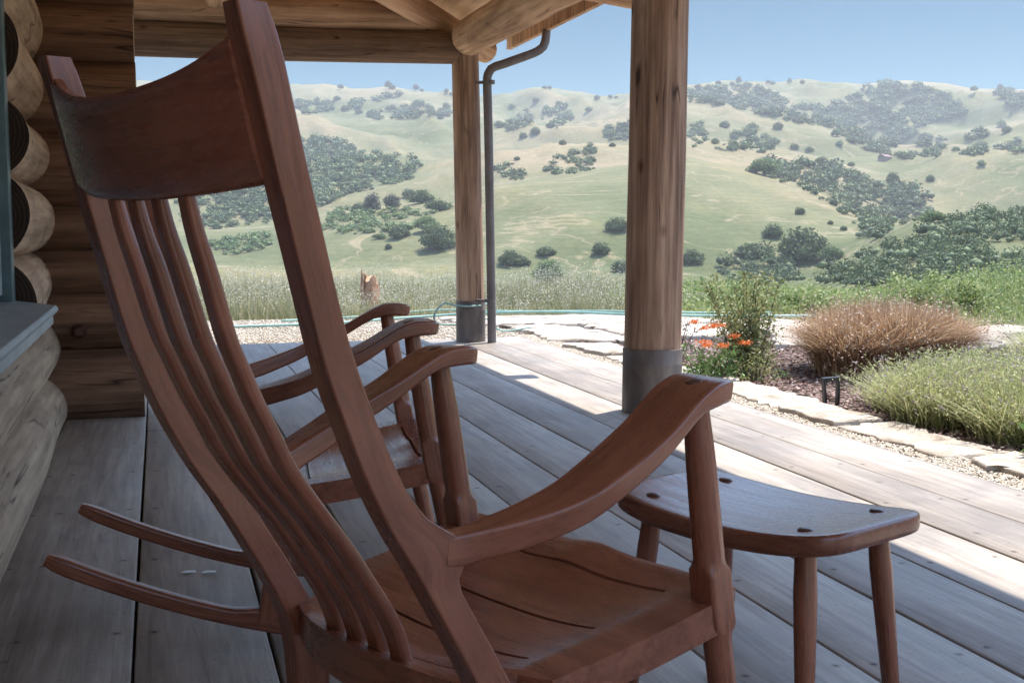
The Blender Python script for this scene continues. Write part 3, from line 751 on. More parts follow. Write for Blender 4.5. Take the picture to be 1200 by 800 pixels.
def e_at(k, az): return np.interp(az, CA[k][:, 0], CA[k][:, 1])
DIPS = [0.002, 0.010, 0.010, 0.012, 0.010]
def relief(X, Y):
    wx = X+120*fbm(X/400, Y/400, 31, 3); wy = Y+120*fbm(X/400+7, Y/400, 33, 3)
    a = 1-np.abs(fbm(wx/210+9, wy/360, 17, 3, .5))*2.4; b_ = 1-np.abs(fbm(wx/95+3, wy/150, 19, 3, .5))*2.4
    return a*.7+b_*.3
def terrain(az, d):
    az = np.asarray(az, float); d = np.asarray(d, float)
    az, d = np.broadcast_arrays(az, d)
    ld = np.log(np.maximum(d, 1)); e = np.zeros_like(az)
    E_ = [e_at(k, az) for k in range(6)]
    e = np.where(d <= D_L[0], E_[0], e)
    amp = np.zeros_like(az)
    for k in range(5):
        t_ = np.clip((ld-math.log(D_L[k]))/(math.log(D_L[k+1])-math.log(D_L[k])), 0, 1)
        s = t_*t_*(3-2*t_)
        s = np.clip(s, 0, 1)
        v = E_[k]+(E_[k+1]-E_[k])*(0.35*t_+0.65*s) - DIPS[k]*np.exp(-((t_-.22)/.16)**2)*(1-np.exp(-(t_/.08)**2))
        inside = (d > D_L[k]) & (d <= D_L[k+1]); e = np.where(inside, v, e)
        am = np.sin(PI*t_)**0.7+.12
        if k == 4: am = am*(1-t_**5)
        amp = np.where(inside, am, amp)
    back = d > D_L[5]; e = np.where(back, E_[5]-(d/D_L[5]-1)*0.12, e)
    X = d*np.sin(az); Y = d*np.cos(az)
    rel = fbm(X/230, Y/230, 3, 5, .5); rid = relief(X, Y)
    z = CH+e*d + np.where((d > D_L[0]) & ~back, (rel*.008+rid*.016)*d*amp*np.clip((d-180)/300, 0, 1), 0)
    # yard and the slope that drops away behind it
    yard = -.06+0*az
    lip = 15.5+2.0*np.sin(az*3)
    drop = yard-(np.maximum(d-lip, 0)**1.25)*.115
    tt = np.clip((d-60)/(180-60), 0, 1); tt = tt*tt*(3-2*tt)
    zn = np.where(d < 60, drop, (drop*(1-tt)+z*tt))
    return np.where(d < 180, np.maximum(zn, -40)*1.0, z)
fine = np.radians(np.arange(-12, 46, 0.13)); 
azs = np.r_[np.radians(np.arange(-170, -12, 3.0)), fine, np.radians(np.arange(46, 190.1, 3.0))]
ds = np.r_[[0.5, 4, 8, 10, 11, 12, 13, 14], np.arange(15, 30, 1.0), np.arange(30, 60, 4), np.arange(60, 180, 12), np.geomspace(180, 2700, 330), np.geomspace(2720, 5200, 30)]
AZ, DD = np.meshgrid(azs, ds, indexing='ij')
ZZ = terrain(AZ, DD)
flat = np.where(np.abs(AZ-0.3) > 1.25, 1, 0)
V = np.stack([DD*np.sin(AZ), DD*np.cos(AZ), ZZ], -1).reshape(-1, 3)
na, nd = AZ.shape; I = np.arange(na*nd).reshape(na, nd)
Fq = np.stack([I[:-1, :-1], I[:-1, 1:], I[1:, 1:], I[1:, :-1]], -1).reshape(-1, 4)[:, ::-1]
hl = tri_obj('hills', V, Fq, HILL, smooth=True)
at_ = hl.data.attributes.new('spur', 'FLOAT', 'POINT'); at_.data.foreach_set('value', np.asarray(relief(V[:, 0], V[:, 1]), np.float32)); tag(hl, kind='structure')
DLIN = np.geomspace(180, 2700, 1400)
def place(x, y):
    """first point of the terrain seen through a pixel of the photograph"""
    az, e = ray_ae(x, y); z = terrain(az, DLIN); el = (z-CH)/DLIN
    i = int(np.argmax(el >= e)) if (el >= e).any() else len(DLIN)-1
    if not (el >= e).any(): i = int(np.argmax(el))
    d = DLIN[i]; return np.array([d*math.sin(az), d*math.cos(az), z[i]]), d

# ================================================================== trees
def ico(sub=1):
    bm = bmesh.new(); bmesh.ops.create_icosphere(bm, subdivisions=sub, radius=1.0)
    v = np.array([p.co[:] for p in bm.verts]); f = np.array([[q.index for q in p.verts] for p in bm.faces]); bm.free(); return v, f
ICO1, ICO2 = ico(1), ico(2)
def leafcards(P, size, rng, aspect=1.0):
    n = len(P); a = rng.normal(size=(n, 3)); a /= np.linalg.norm(a, axis=1)[:, None]
    b_ = np.cross(a, rng.normal(size=(n, 3))); b_ /= np.linalg.norm(b_, axis=1)[:, None]
    s = size*(0.6+0.8*rng.random(n))[:, None]
    V = np.stack([P-a*s, P+b_*s*.6*aspect, P+a*s, P-b_*s*.6*aspect], 1).reshape(-1, 3)
    F = np.arange(4*n).reshape(n, 4); return V, F
def lobes_crown(rng, h, wd, nl, ncard, card):
    """crown as uneven lobes filled with leaf clumps"""
    Vt = []; Ft = []; o_ = 0
    cen = []
    for i in range(nl):
        a = rng.random()*2*PI; rr = math.sqrt(rng.random())*wd*.36; zz = h*(.20+.52*rng.random()*(1-.9*rr/(wd*.36)*.75))
        r = wd*(.17+.12*rng.random()); cen.append((rr*math.cos(a), rr*math.sin(a)*.95, zz, r))
    cen.append((0, 0, h*.52, wd*.31))
    per = ncard//len(cen)
    for (x, y, z, r) in cen:
        p = rng.normal(size=(per, 3)); p /= np.linalg.norm(p, axis=1)[:, None]
        q = r*(0.62+.62*rng.random(per))[:, None]*p*np.array([1, 1, .78]) + np.array([x, y, z])
        q = q[q[:, 2] > h*.01]
        v, f = leafcards(q, card, rng); Vt.append(v); Ft.append(f+o_); o_ += len(v)
    Vc = []; Fc = []; oc = 0
    v0, f0 = ICO2
    for (x, y, z, r) in cen:
        dsp = 1+.22*fbm(v0[:, 0]*2+x, v0[:, 1]*2+v0[:, 2]*1.7+y, 5, 3)
        v = v0*(r*.54*dsp)[:, None]*np.array([1, 1, .78])+np.array([x, y, z]); Vc.append(v); Fc.append(f0+oc); oc += len(v)
    return np.concatenate(Vt), np.concatenate(Ft), np.concatenate(Vc), np.concatenate(Fc)
def join_tq(Vq, Fq, Vt, Ft):
    """cards as two triangles each + core triangles"""
    T = np.concatenate([Fq[:, [0, 1, 2]], Fq[:, [0, 2, 3]]]); return np.concatenate([Vq, Vt]), np.concatenate([T, Ft+len(Vq)])
PROTO = {}
def proto_tree(kind, seed, h, wd, nl, nc, card, mat):
    rng = np.random.default_rng(seed); a, b_, c_, d_ = lobes_crown(rng, h, wd, nl, nc, card)
    V, F = join_tq(a, b_, c_, d_); cr = tri_obj('crown', V, F, mat)
    P = [(0, 0, -1.2), (0.05, 0, h*.15), (0.15, .1, h*.35), (0.1, .1, h*.6)]
    Vt_, Ft_ = tube_pts(P, [wd*.045, wd*.035, wd*.028, wd*.012], 8)
    for k in range(4):
        a2 = k*1.7+seed; n = len(Vt_); v, f = tube_pts([(0.1, 0, h*.26), (math.cos(a2)*wd*.15, math.sin(a2)*wd*.15, h*.45), (math.cos(a2)*wd*.25, math.sin(a2)*wd*.25, h*.6)], [wd*.02, wd*.014, wd*.006], 6)
        Vt_ += v; Ft_ += [tuple(i+n for i in q) for q in f]
    tr = mesh_obj('trunk', Vt_, Ft_, TRUNK, None, True, 60)
    PROTO[kind] = (cr.data, tr.data)
    bpy.data.objects.remove(cr); bpy.data.objects.remove(tr)
proto_tree('oak0', 1, 9, 11, 11, 4200, .36, OAK); proto_tree('oak1', 2, 8, 10, 8, 3600, .36, OAK); proto_tree('oak2', 3, 10, 10, 10, 3800, .36, OAK2); proto_tree('oak3', 8, 8.5, 12, 12, 4200, .36, OAK)
proto_tree('tall0', 4, 15, 9, 12, 2200, .36, GREYTREE); proto_tree('shrub0', 5, 5, 7, 6, 1100, .30, OAK2)
def tree(kind, x, y, wpx, label, group=None, hs=1.0, name='oak_tree', cat='tree'):
    """tree whose foot stands where the photo shows it, wpx wide in the photo"""
    p, d = place(x, y); wm = wpx*d/FPX
    pw = {'oak0': 11, 'oak1': 10, 'oak2': 10, 'oak3': 12, 'tall0': 9, 'shrub0': 7}[kind]*.84; sc = wm/pw
    r = empty(name, p, random.random()*6.28, label, cat, group); r.scale = (sc, sc, sc*hs)
    for me, nm in zip(PROTO[kind], ('crown', 'trunk')):
        o = bpy.data.objects.new(nm, me); COL.objects.link(o); o.parent = r
    return r
T_ = [
 ('oak0', 513, 292, 36, 'large dark oak alone on the grassy slope just left of the far porch post', .95),
 ('oak2', 500, 272, 24, 'pale green oak directly above the large dark oak left of the far post', .9),
 ('oak1', 469, 279, 21, 'small dark oak on the slope left of the large dark oak', .9),
 ('shrub0', 445, 280, 14, 'low bush left of the small dark oak on the left slope', .7),
 ('tall0', 437, 250, 19, 'tall grey-green tree, left one of the pair over the left meadow', .95),
 ('tall0', 459, 248, 17, 'tall brownish-grey tree, right one of the pair over the left meadow', .95),
 ('oak1', 422, 249, 16, 'dark oak at the foot of the tall grey-green tree on its left side', .9),
 ('oak1', 478, 232, 14, 'small round oak right of the pair of tall grey trees', .9),
 ('oak0', 495, 238, 24, 'wide oak between the tall grey trees and the far porch post', .8),
 ('oak3', 512, 247, 26, 'low spreading oak close left of the far porch post at mid slope', .7),
 ('oak0', 597, 311, 24, 'dark oak just right of the downpipe on the lower slope', .9),
 ('oak1', 614, 311, 15, 'small oak touching the dark oak right of the downpipe', .85),
 ('oak1', 641, 300, 19, 'flat-topped dark oak above the pale oak between the posts', .7),
 ('oak2', 642, 328, 28, 'pale green oak low on the slope midway between the two posts', .95),
 ('oak1', 704, 297, 20, 'dark oak on the bare slope left of the near porch post', .85),
 ('oak0', 724, 270, 26, 'wide oak touching the left edge of the near post at mid height', .7),
 ('oak1', 729, 318, 19, 'dark oak low beside the left edge of the near porch post', .85),
 ('oak0', 810, 309, 22, 'dark oak just right of the near porch post', .9),
 ('oak1', 906, 279, 22, 'dark oak on the ridge shoulder, left of the biggest oak at the right', .95),
 ('oak0', 940, 304, 46, 'biggest dark oak standing on the grassy shoulder at the right', .98),
 ('oak2', 973, 306, 24, 'pale green oak at the right foot of the biggest oak', .8),
 ('oak1', 936, 251, 11, 'tiny lone oak on open grass above the biggest oak', .9),
 ('oak1', 973, 263, 6, 'very small bush, first of two on the grass right of the lone oak', .9),
 ('oak1', 988, 270, 7, 'very small bush, lower of two on the grass right of the lone oak', .9),
 ('oak1', 964, 193, 13, 'round oak on the long bare crest right of the near post', .85),
 ('oak1', 998, 195, 7, 'tiny oak on the long bare crest, right of the round one', .9),
 ('oak1', 1047, 211, 12, 'upper of two small oaks on the bare slope far right', .9),
 ('oak1', 1042, 214, 9, 'lower of two small oaks on the bare slope far right', .8),
 ('oak2', 896, 205, 30, 'pale bushy oak at the left head of the wooded gully', .7),
 ('oak0', 1022, 233, 18, 'oak standing above the wooded gully beside the bare slope', .9),
 ('oak2', 1093, 262, 26, 'oak at the lower right tip of the wooded gully', .6),
]
for kd, x, y, wp, lb, hs in T_: tree(kd, x, y, wp, lb, None, hs)
# many small oaks scattered on far slopes: nothing tells them apart
SM = [(350, 128), (372, 124), (395, 118), (404, 130), (421, 133), (436, 137), (455, 130), (470, 136), (488, 126), (505, 133), (516, 140), (523, 127), (585, 150), (612, 163), (627, 158), (645, 150), (668, 141), (690, 131), (715, 160), (733, 150), (578, 200), (650, 205), (694, 190), (718, 172), (386, 262), (402, 255), (455, 292), (345, 262), (640, 130), (655, 124), (820, 160), (838, 168), (860, 172), (880, 160), (905, 170), (930, 175), (948, 178), (984, 172), (912, 152), (1152, 172), (1180, 156), (1120, 178), (850, 150), (980, 160), (1000, 168), (872, 176), (660, 170), (600, 128), (628, 120), (1150, 196), (1090, 212), (1173, 149), (606, 188)]
random.seed(3)
for i, (x, y) in enumerate(SM):
    tree(random.choice(['oak0', 'oak1', 'oak2']), x, y, random.uniform(6, 11), 'small round oak dotted on the distant grassy hillside', 'small oaks dotted over the far hills', random.uniform(.75, 1))
SK = [(455, 103), (460, 103.5), (487, 105.5), (494, 106), (523, 110), (529, 110), (399, 104), (638, 103), (644, 104), (700, 116), (715, 115), (722, 114), (818, 106), (830, 103), (842, 101), (858, 99), (866, 98.5), (874, 98), (900, 98), (906, 98), (925, 97), (940, 97), (1030, 97), (1142, 105), (1172, 105), (1180, 106)]
for i, (x, y) in enumerate(SK):
    tree('oak1' if i % 2 else 'tall0', x, y+1.5, random.uniform(4, 7.5), 'tiny tree silhouetted on the skyline ridge against the sky', 'tiny trees along the skyline', random.uniform(.8, 1.1))

def inpoly(x, y, P):
    c = False; n = len(P)
    for i in range(n):
        x1, y1 = P[i]; x2, y2 = P[(i+1) % n]
        if (y1 > y) != (y2 > y) and x < (x2-x1)*(y-y1)/(y2-y1)+x1: c = not c
    return c
def woodland(name, polys, label, wpx, seed, cover=1.0, mat=None, flat=.62):
    rng = np.random.default_rng(seed); Vs = []; Fs = []; o_ = 0; v0, f0 = ICO1
    for P in polys:
        xs = [p[0] for p in P]; ys = [p[1] for p in P]
        area = abs(sum(P[i][0]*P[(i+1) % len(P)][1]-P[(i+1) % len(P)][0]*P[i][1] for i in range(len(P)))/2)
        n = int(area/(wpx*wpx*.42)*cover*1.75); k = 0; tries = 0
        while k < n and tries < n*30:
            tries += 1
            x = rng.uniform(min(xs), max(xs)); y = rng.uniform(min(ys), max(ys))
            if not inpoly(x, y, P): continue
            if fbm(x/13., y/8., seed, 2) < -.35: continue
            k += 1
            p, d = place(x, y); r = wpx*d/FPX*.5*rng.uniform(.45, 1.5)
            nl = 3
            for j in range(nl):
                c_ = p+np.array([rng.normal()*r*.45, rng.normal()*r*.45, r*flat*rng.uniform(.5, 1.0)])
                rr = r*rng.uniform(.34, .56)
                q = v0*(rr*(1+.3*rng.normal(size=len(v0))*.6))[:, None]*np.array([1, 1, .8])+c_
                Vs.append(q); Fs.append(f0+o_); o_ += len(q)
            m = 74 if wpx < 13 else 210
            g = rng.normal(size=(m, 3)); g /= np.linalg.norm(g, axis=1)[:, None]; g[:, 2] = np.abs(g[:, 2])
            cp = p+g*np.array([r, r, r*.9])*rng.uniform(.45, 1.22, (m, 1))+np.array([0, 0, r*flat*.45])
            v, f = leafcards(cp, r*(rng.uniform(.17, .24) if wpx < 13 else rng.uniform(.10, .15)), rng); T = np.concatenate([f[:, [0, 1, 2]], f[:, [0, 2, 3]]])
            Vs.append(v); Fs.append(T+o_); o_ += len(v)
    o = tri_obj(name, np.concatenate(Vs), np.concatenate(Fs), mat or WOOD_F); tag(o, label, 'woodland', None, 'stuff'); return o
woodland('oak_woodland', [[(215, 222), (300, 190), (345, 170), (362, 164), (400, 166), (425, 180), (440, 178), (495, 190), (502, 204), (470, 214), (440, 222), (400, 232), (360, 246), (310, 262), (250, 270), (215, 266)]], 'broad dark oak woodland covering the left hillside behind the chair back', 10.5, 21, 1.25)
woodland('scrub_strip', [[(380, 250), (420, 244), (470, 246), (528, 240), (528, 248), (480, 256), (430, 264), (385, 262)], [(245, 288), (270, 280), (318, 274), (322, 286), (290, 300), (262, 302)], [(350, 268), (420, 264), (480, 262), (485, 270), (420, 275)]], 'strip of pale green scrub along the track on the left slope', 9, 22, .9, OAK2)
woodland('gully_woodland', [[(893, 190), (915, 186), (935, 192), (985, 196), (1010, 204), (1012, 218), (1050, 219), (1085, 228), (1094, 240), (1092, 254), (1062, 262), (1035, 281), (1012, 279), (985, 248), (950, 228), (915, 214), (892, 204)]], 'dark woodland filling the gully on the right-hand slopes', 12, 23, 1.15)
woodland('far_woodland', [
  [(808, 108), (850, 102), (880, 103), (905, 108), (925, 122), (965, 128), (985, 120), (1011, 106), (1035, 97), (1060, 97), (1085, 104), (1118, 118), (1132, 132), (1120, 140), (1090, 146), (1070, 160), (1110, 165), (1158, 172), (1160, 182), (1100, 184), (1067, 187), (1025, 184), (995, 165), (970, 150), (940, 145), (905, 138), (870, 130), (840, 124), (808, 120)],
  [(1162, 106), (1199, 108), (1215, 126), (1190, 128), (1168, 118)], [(1125, 160), (1150, 152), (1160, 158), (1135, 168)], [(1168, 175), (1200, 165), (1215, 176), (1195, 182)]],
  'dark woodland on the highest far hill at the right', 7.5, 24, .95)
woodland('slope_thicket', [[(805, 150), (822, 142), (830, 165), (812, 174)], [(855, 158), (886, 146), (890, 154), (862, 168)], [(870, 170), (895, 158), (912, 168), (905, 180), (876, 180)], [(835, 170), (858, 165), (866, 178), (840, 178)]], 'thickets on the green shoulder right of the near post', 7, 25, 1.0)
woodland('middle_thicket', [[(590, 150), (606, 138), (618, 128), (626, 136), (612, 152), (596, 158)], [(618, 142), (650, 128), (662, 122), (664, 128), (636, 142), (620, 150)], [(642, 150), (660, 134), (673, 129), (672, 138), (658, 152)], [(636, 199), (650, 186), (676, 178), (696, 170), (702, 177), (690, 184), (696, 200), (660, 206)], [(582, 196), (600, 192), (618, 206), (612, 214), (586, 208)], [(705, 155), (722, 146), (742, 140), (742, 168), (716, 166)], [(345, 120), (372, 118), (400, 128), (376, 136), (352, 134)], [(430, 134), (462, 126), (500, 124), (528, 130), (528, 138), (480, 140), (438, 142)], [(400, 128), (430, 116), (470, 110), (472, 114), (430, 124), (405, 134)]], 'broken oak thickets in the folds of the hills between the posts', 7, 26, .8)
woodland('near_slope_woodland', [[(1006, 330), (1012, 304), (1034, 290), (1060, 283), (1090, 270), (1128, 258), (1160, 252), (1215, 250), (1215, 285), (1150, 292), (1130, 300), (1215, 304), (1215, 335), (1100, 338), (1010, 338)], [(846, 322), (856, 306), (880, 296), (915, 290), (930, 300), (925, 318), (940, 330), (905, 338), (850, 338)], [(955, 325), (975, 312), (1000, 318), (1005, 335), (955, 337)]], 'dense green woodland on the nearest slope at the right edge', 19, 27, 1.5)
# small barn on the far crest
p, d = place(1037, 188)
bn = empty('barn', p, .5, 'tiny brown-roofed barn on the long crest of the right-hand hill', 'barn')
V, F = [], []; box(V, F, -7, 7, -3.5, 3.5, -2, 3.2); mesh_obj('wall', V, F, simple('barn_wall', [(0.3, (0.20, 0.15, 0.12)), (0.7, (0.28, 0.22, 0.18))], 1), bn, False)
V = [(-7.6, -4.2, 3.0), (7.6, -4.2, 3.0), (7.6, 0, 5.6), (-7.6, 0, 5.6), (-7.6, 4.2, 3.0), (7.6, 4.2, 3.0)]
mesh_obj('roof', V, [(0, 1, 2, 3), (3, 2, 5, 4), (0, 3, 4), (1, 5, 2)], simple('barn_roof', [(0.3, (0.14, 0.09, 0.08)), (0.7, (0.2, 0.13, 0.12))], 1), bn, False)

# ================================================================== garden ground
def sheet(name, x0, x1, y0, y1, z, mat, n=30):
    xs = np.linspace(x0, x1, n); ys = np.linspace(y0, y1, n); V = []; F = []
    for y in ys:
        for x in xs: V.append((x, y, z+.008*float(fbm(x*1.3, y*1.3, 9, 3))))
    for j in range(n-1):
        for i in range(n-1): a = j*n+i; F.append((a, a+1, a+n+1, a+n))
    return tag(mesh_obj(name, V, F, mat, None, True, None), kind='structure')
sheet('gravel_path', 2.60, 3.20, -2, 9.7, -.030, GRAVEL)
sheet('gravel_yard', -9, 3.2, 9.20, 12.0, -.034, GRAVEL)
sheet('gravel_court', -9, 3.04, -9, -4.22, -.034, GRAVEL)
sheet('gravel_paving', 3.36, 5.95, 9.05, 11.5, -.024, GRAVEL)
sheet('mulch_bed', 3.05, 13, -3, 10.5, -.040, MULCH, 60)

def prism(name, P, z0, z1, mat, parent=None, seed=0, bev=.012, rough=.012):
    """rough split stone: outline P raised from z0 to z1 with an uneven top"""
    rng = np.random.default_rng(seed); Q = []
    for i in range(len(P)):
        a = np.array(P[i]); b_ = np.array(P[(i+1) % len(P)]); L = np.linalg.norm(b_-a); k = max(2, int(L/.07))
        for j in range(k): Q.append(a+(b_-a)*j/k+rng.normal(size=2)*rough)
    Q = np.array(Q); c = Q.mean(0); n = len(Q); V = []; F = []
    lv = [(1.0, z0), (1.0, z1-bev*1.4), (.985, z1-bev*.4), (.96, z1)]
    ks = [.82, .66, .5, .34, .18]
    for k, z in lv:
        for q in Q: p_ = c+(q-c)*k; V.append((p_[0], p_[1], z+(.006*float(fbm(p_[0]*7, p_[1]*7, seed, 2)) if z > z0 else 0)))
    for k in ks:
        for q in Q: p_ = c+(q-c)*k; V.append((p_[0], p_[1], z1+.010*float(fbm(p_[0]*4, p_[1]*9, seed, 4))))
    m_ = len(lv)+len(ks)
    for i in range(m_-1):
        for k in range(n): F.append((i*n+k, i*n+(k+1) % n, (i+1)*n+(k+1) % n, (i+1)*n+k))
    F.append(tuple((m_-1)*n+k for k in range(n)))
    return mesh_obj(name, V, F, mat, parent, True, 45)
edges = [(1.6, 2.55), (2.6, 3.28), (3.32, 3.98), (4.03, 4.80), (4.84, 5.35), (5.39, 6.30), (6.34, 7.05), (7.10, 7.80), (7.85, 8.60)]
elab = ['nearest stone of the pale edging, at the right end', 'long pale edging stone below the milky green weed', 'pale edging stone under the near side of the lavender', 'long pale edging stone in front of the lavender bush', 'pale edging stone in front of the bent path light', 'pale edging stone right of the near post sleeve', 'pale edging stone in front of the orange flowers', 'pale edging stone seen just left of the near post', 'last pale edging stone, by the dark notch in the paving']
for i, ((a, b_), lb) in enumerate(zip(edges, elab)):
    rng = random.Random(i); x0 = 2.935+rng.uniform(-.02, .03); x1 = 3.22+rng.uniform(-.03, .04)
    o = prism('edging_stone', [(x0, a), (x1, a+rng.uniform(-.04, .04)), (x1+rng.uniform(-.03, .03), b_), (x0+rng.uniform(-.02, .02), b_-rng.uniform(0, .05))], -.06, .000+rng.uniform(-.008, .008), STONE, None, 30+i, .006, .020)
    tag(o, lb, 'edging stone', 'edging stones between gravel and bed')
slabs = [([(2.95, 9.05), (3.50, 8.68), (3.62, 9.4), (3.45, 10.3), (2.95, 10.4)], 'pale paving slab beside the far end of the deck'),
 ([(3.66, 9.1), (4.30, 8.85), (4.75, 9.0), (4.7, 10.1), (3.62, 10.3)], 'pale paving slab seen between the downpipe and the near post'),
 ([(4.42, 8.12), (5.55, 7.98), (5.95, 8.25), (5.9, 9.8), (4.82, 10.0), (4.85, 8.9)], 'large pale slab with a dark front edge behind the mulch bed'),
 ([(2.9, 10.5), (4.9, 10.2), (5.8, 10.0), (5.6, 10.9), (4.4, 11.4), (2.6, 11.5)], 'long pale paving slab at the edge of the tall grass')]
for i, (P, lb) in enumerate(slabs):
    tag(prism('paving_slab', P, -.07, .004+.006*(i % 3), STONE, None, 60+i, .012, .03), lb, 'slab', 'pale paving slabs beyond the deck')
# boulders
def boulder(c, r, sq, seed, lb):
    v0, f0 = ico(4); q = 1+.22*fbm(v0[:, 0]*1.3+seed, v0[:, 1]*1.3+v0[:, 2]*1.9, seed, 5, .6)
    V = v0*q[:, None]*r*np.array([1, .8, sq]); o = mesh_obj('boulder', V, f0.tolist(), STONE, None, True, 30); o.location = c; return tag(o, lb, 'boulder')
boulder((5.75, 7.25, .03), .32, .5, 3, 'pale rough boulder right of the dry grass tuft')

# scatter of pebbles and chips
def scatter(name, n, fx, zf, smin, smax, mat, label, cat, seed, flat=.6):
    rng = np.random.default_rng(seed); v0 = np.array([(1, 0, 0), (-.9, .1, 0), (.1, 1, 0), (0, -1, .1), (0, .1, .8), (.1, 0, -.8)], float)
    f0 = np.array([(0, 2, 4), (2, 1, 4), (1, 3, 4), (3, 0, 4), (2, 0, 5), (1, 2, 5), (3, 1, 5), (0, 3, 5)])
    P = fx(rng, n); s = rng.uniform(smin, smax, len(P)); a = rng.random(len(P))*6.28
    sc = np.stack([s*rng.uniform(.7, 1.4, len(P)), s*rng.uniform(.5, 1.0, len(P)), s*flat*rng.uniform(.6, 1.2, len(P))], 1)
    L = v0[None]*sc[:, None]; t1 = rng.normal(size=len(P))*.35
    zz = L[:, :, 2]+L[:, :, 0]*np.sin(t1)[:, None]
    X = L[:, :, 0]*np.cos(a)[:, None]-L[:, :, 1]*np.sin(a)[:, None]; Y = L[:, :, 0]*np.sin(a)[:, None]+L[:, :, 1]*np.cos(a)[:, None]
    V = np.stack([X+P[:, 0:1], Y+P[:, 1:2], zz+zf], -1).reshape(-1, 3); F = (f0[None]+6*np.arange(len(P))[:, None, None]).reshape(-1, 3)
    o = tri_obj(name, V, F, mat); tag(o, label, cat, None, 'stuff'); return o
scatter('pebbles', 26000, lambda r, n: np.stack([r.uniform(2.80, 3.02, n), 1.4+8.2*r.random(n)**1.5], 1), -.020, .005, .011, PEBB, 'pale pebbles of the narrow gravel strip beside the deck', 'pebbles', 1, .8)
scatter('yard_pebbles', 22000, lambda r, n: np.stack([r.uniform(-1.5, 3.0, n), r.uniform(9.3, 11.9, n)], 1), -.026, .007, .014, PEBB, 'pale gravel scattered beyond the far end of the deck', 'pebbles', 2, .8)
scatter('bark_chips', 26000, lambda r, n: np.stack([3.15+5.5*r.random(n)**1.3, r.uniform(3.0, 9.2, n)], 1), -.026, .008, .024, CHIP, 'reddish-brown bark chips covering the garden bed', 'bark chips', 3, .3)

# ================================================================== plants
def blades(n, pf, h0, h1, wd, lean, rng, curve=.5, zbase=-.06, segs=3, dirf=None):
    P = pf(rng, n); n = len(P); h = rng.uniform(h0, h1, n); a = rng.random(n)*2*PI if dirf is None else dirf(P, rng)
    ln = h*lean*rng.random(n); dx, dy = np.cos(a), np.sin(a)
    sa = a+PI/2+rng.normal(size=n)*.6; wx, wy = np.cos(sa)*wd*.5, np.sin(sa)*wd*.5
    rows = []
    for j in range(segs+1):
        t_ = j/segs; k = t_**(1+curve); w_ = (1-t_)**.7 if j < segs else 0
        cx = P[:, 0]+dx*ln*k; cy = P[:, 1]+dy*ln*k; cz = zbase+h*(t_-.35*k*np.minimum(1, ln/h))
        if P.shape[1] > 2: cz = cz+P[:, 2]
        if j < segs: rows += [np.stack([cx-wx*w_, cy-wy*w_, cz], 1), np.stack([cx+wx*w_, cy+wy*w_, cz], 1)]
        else: rows.append(np.stack([cx, cy, cz], 1)); tip = rows[-1]
    V = np.stack(rows, 1); k = V.shape[1]; f = []
    for j in range(segs-1): a0 = 2*j; f += [(a0, a0+1, a0+3), (a0, a0+3, a0+2)]
    f.append((2*segs-2, 2*segs-1, 2*segs)); f = np.array(f)
    F = (f[None]+k*np.arange(n)[:, None, None]).reshape(-1, 3); return V.reshape(-1, 3), F, tip
GRASSP = foliage_mat('tall_pale_grass', [(0.196, 0.210, 0.094), (0.287, 0.273, 0.143), (0.414, 0.367, 0.242), (0.161, 0.200, 0.077), (0.483, 0.420, 0.308)], 0.6, .35)
SEED = foliage_mat('grass_seed_heads', [(0.50, 0.46, 0.36), (0.62, 0.58, 0.48), (0.40, 0.38, 0.26)], 0.6, .35)
GRASSG = foliage_mat('green_weeds', [(0.149, 0.204, 0.062), (0.230, 0.288, 0.100), (0.297, 0.348, 0.138), (0.405, 0.408, 0.213)], 0.6, .35)
rng = np.random.default_rng(5)
def gz(x, y): d = np.hypot(x, y); return terrain(np.arctan2(x, y), d)
def band(x0, x1, y0f, y1, pw=1.0):
    def f(r, n):
        x = r.uniform(x0, x1, n); y = y0f(x)+(y1-y0f(x))*r.random(n)**pw
        keep = fbm(x*.9, y*.9, 4, 3) > -.45+.1*r.normal(size=n)
        x, y = x[keep], y[keep]; return np.stack([x, y, gz(x, y)+.0], 1)
    return f
fe = lambda x: 11.75-.18*np.maximum(x-3.2, 0)+.15*np.sin(x*2.3)
V, F, tips = blades(52000, band(-3.5, 6.2, fe, 16.5, 1.0), .07, .31, .006, .85, rng, .5, 0)
g0 = gz(V[:, 0], V[:, 1]); V[:, 2] = g0+(V[:, 2]-g0)*np.clip(.95+1.3*fbm(V[:, 0]*.9, V[:, 1]*.9, 14, 3), .35, 1.5)
g0 = gz(tips[:, 0], tips[:, 1]); tips[:, 2] = g0+(tips[:, 2]-g0)*np.clip(.95+1.3*fbm(tips[:, 0]*.9, tips[:, 1]*.9, 14, 3), .35, 1.5)
tag(tri_obj('tall_grass', V, F, GRASSP), 'tall pale grass growing along the edge beyond the gravel', 'grass', None, 'stuff')
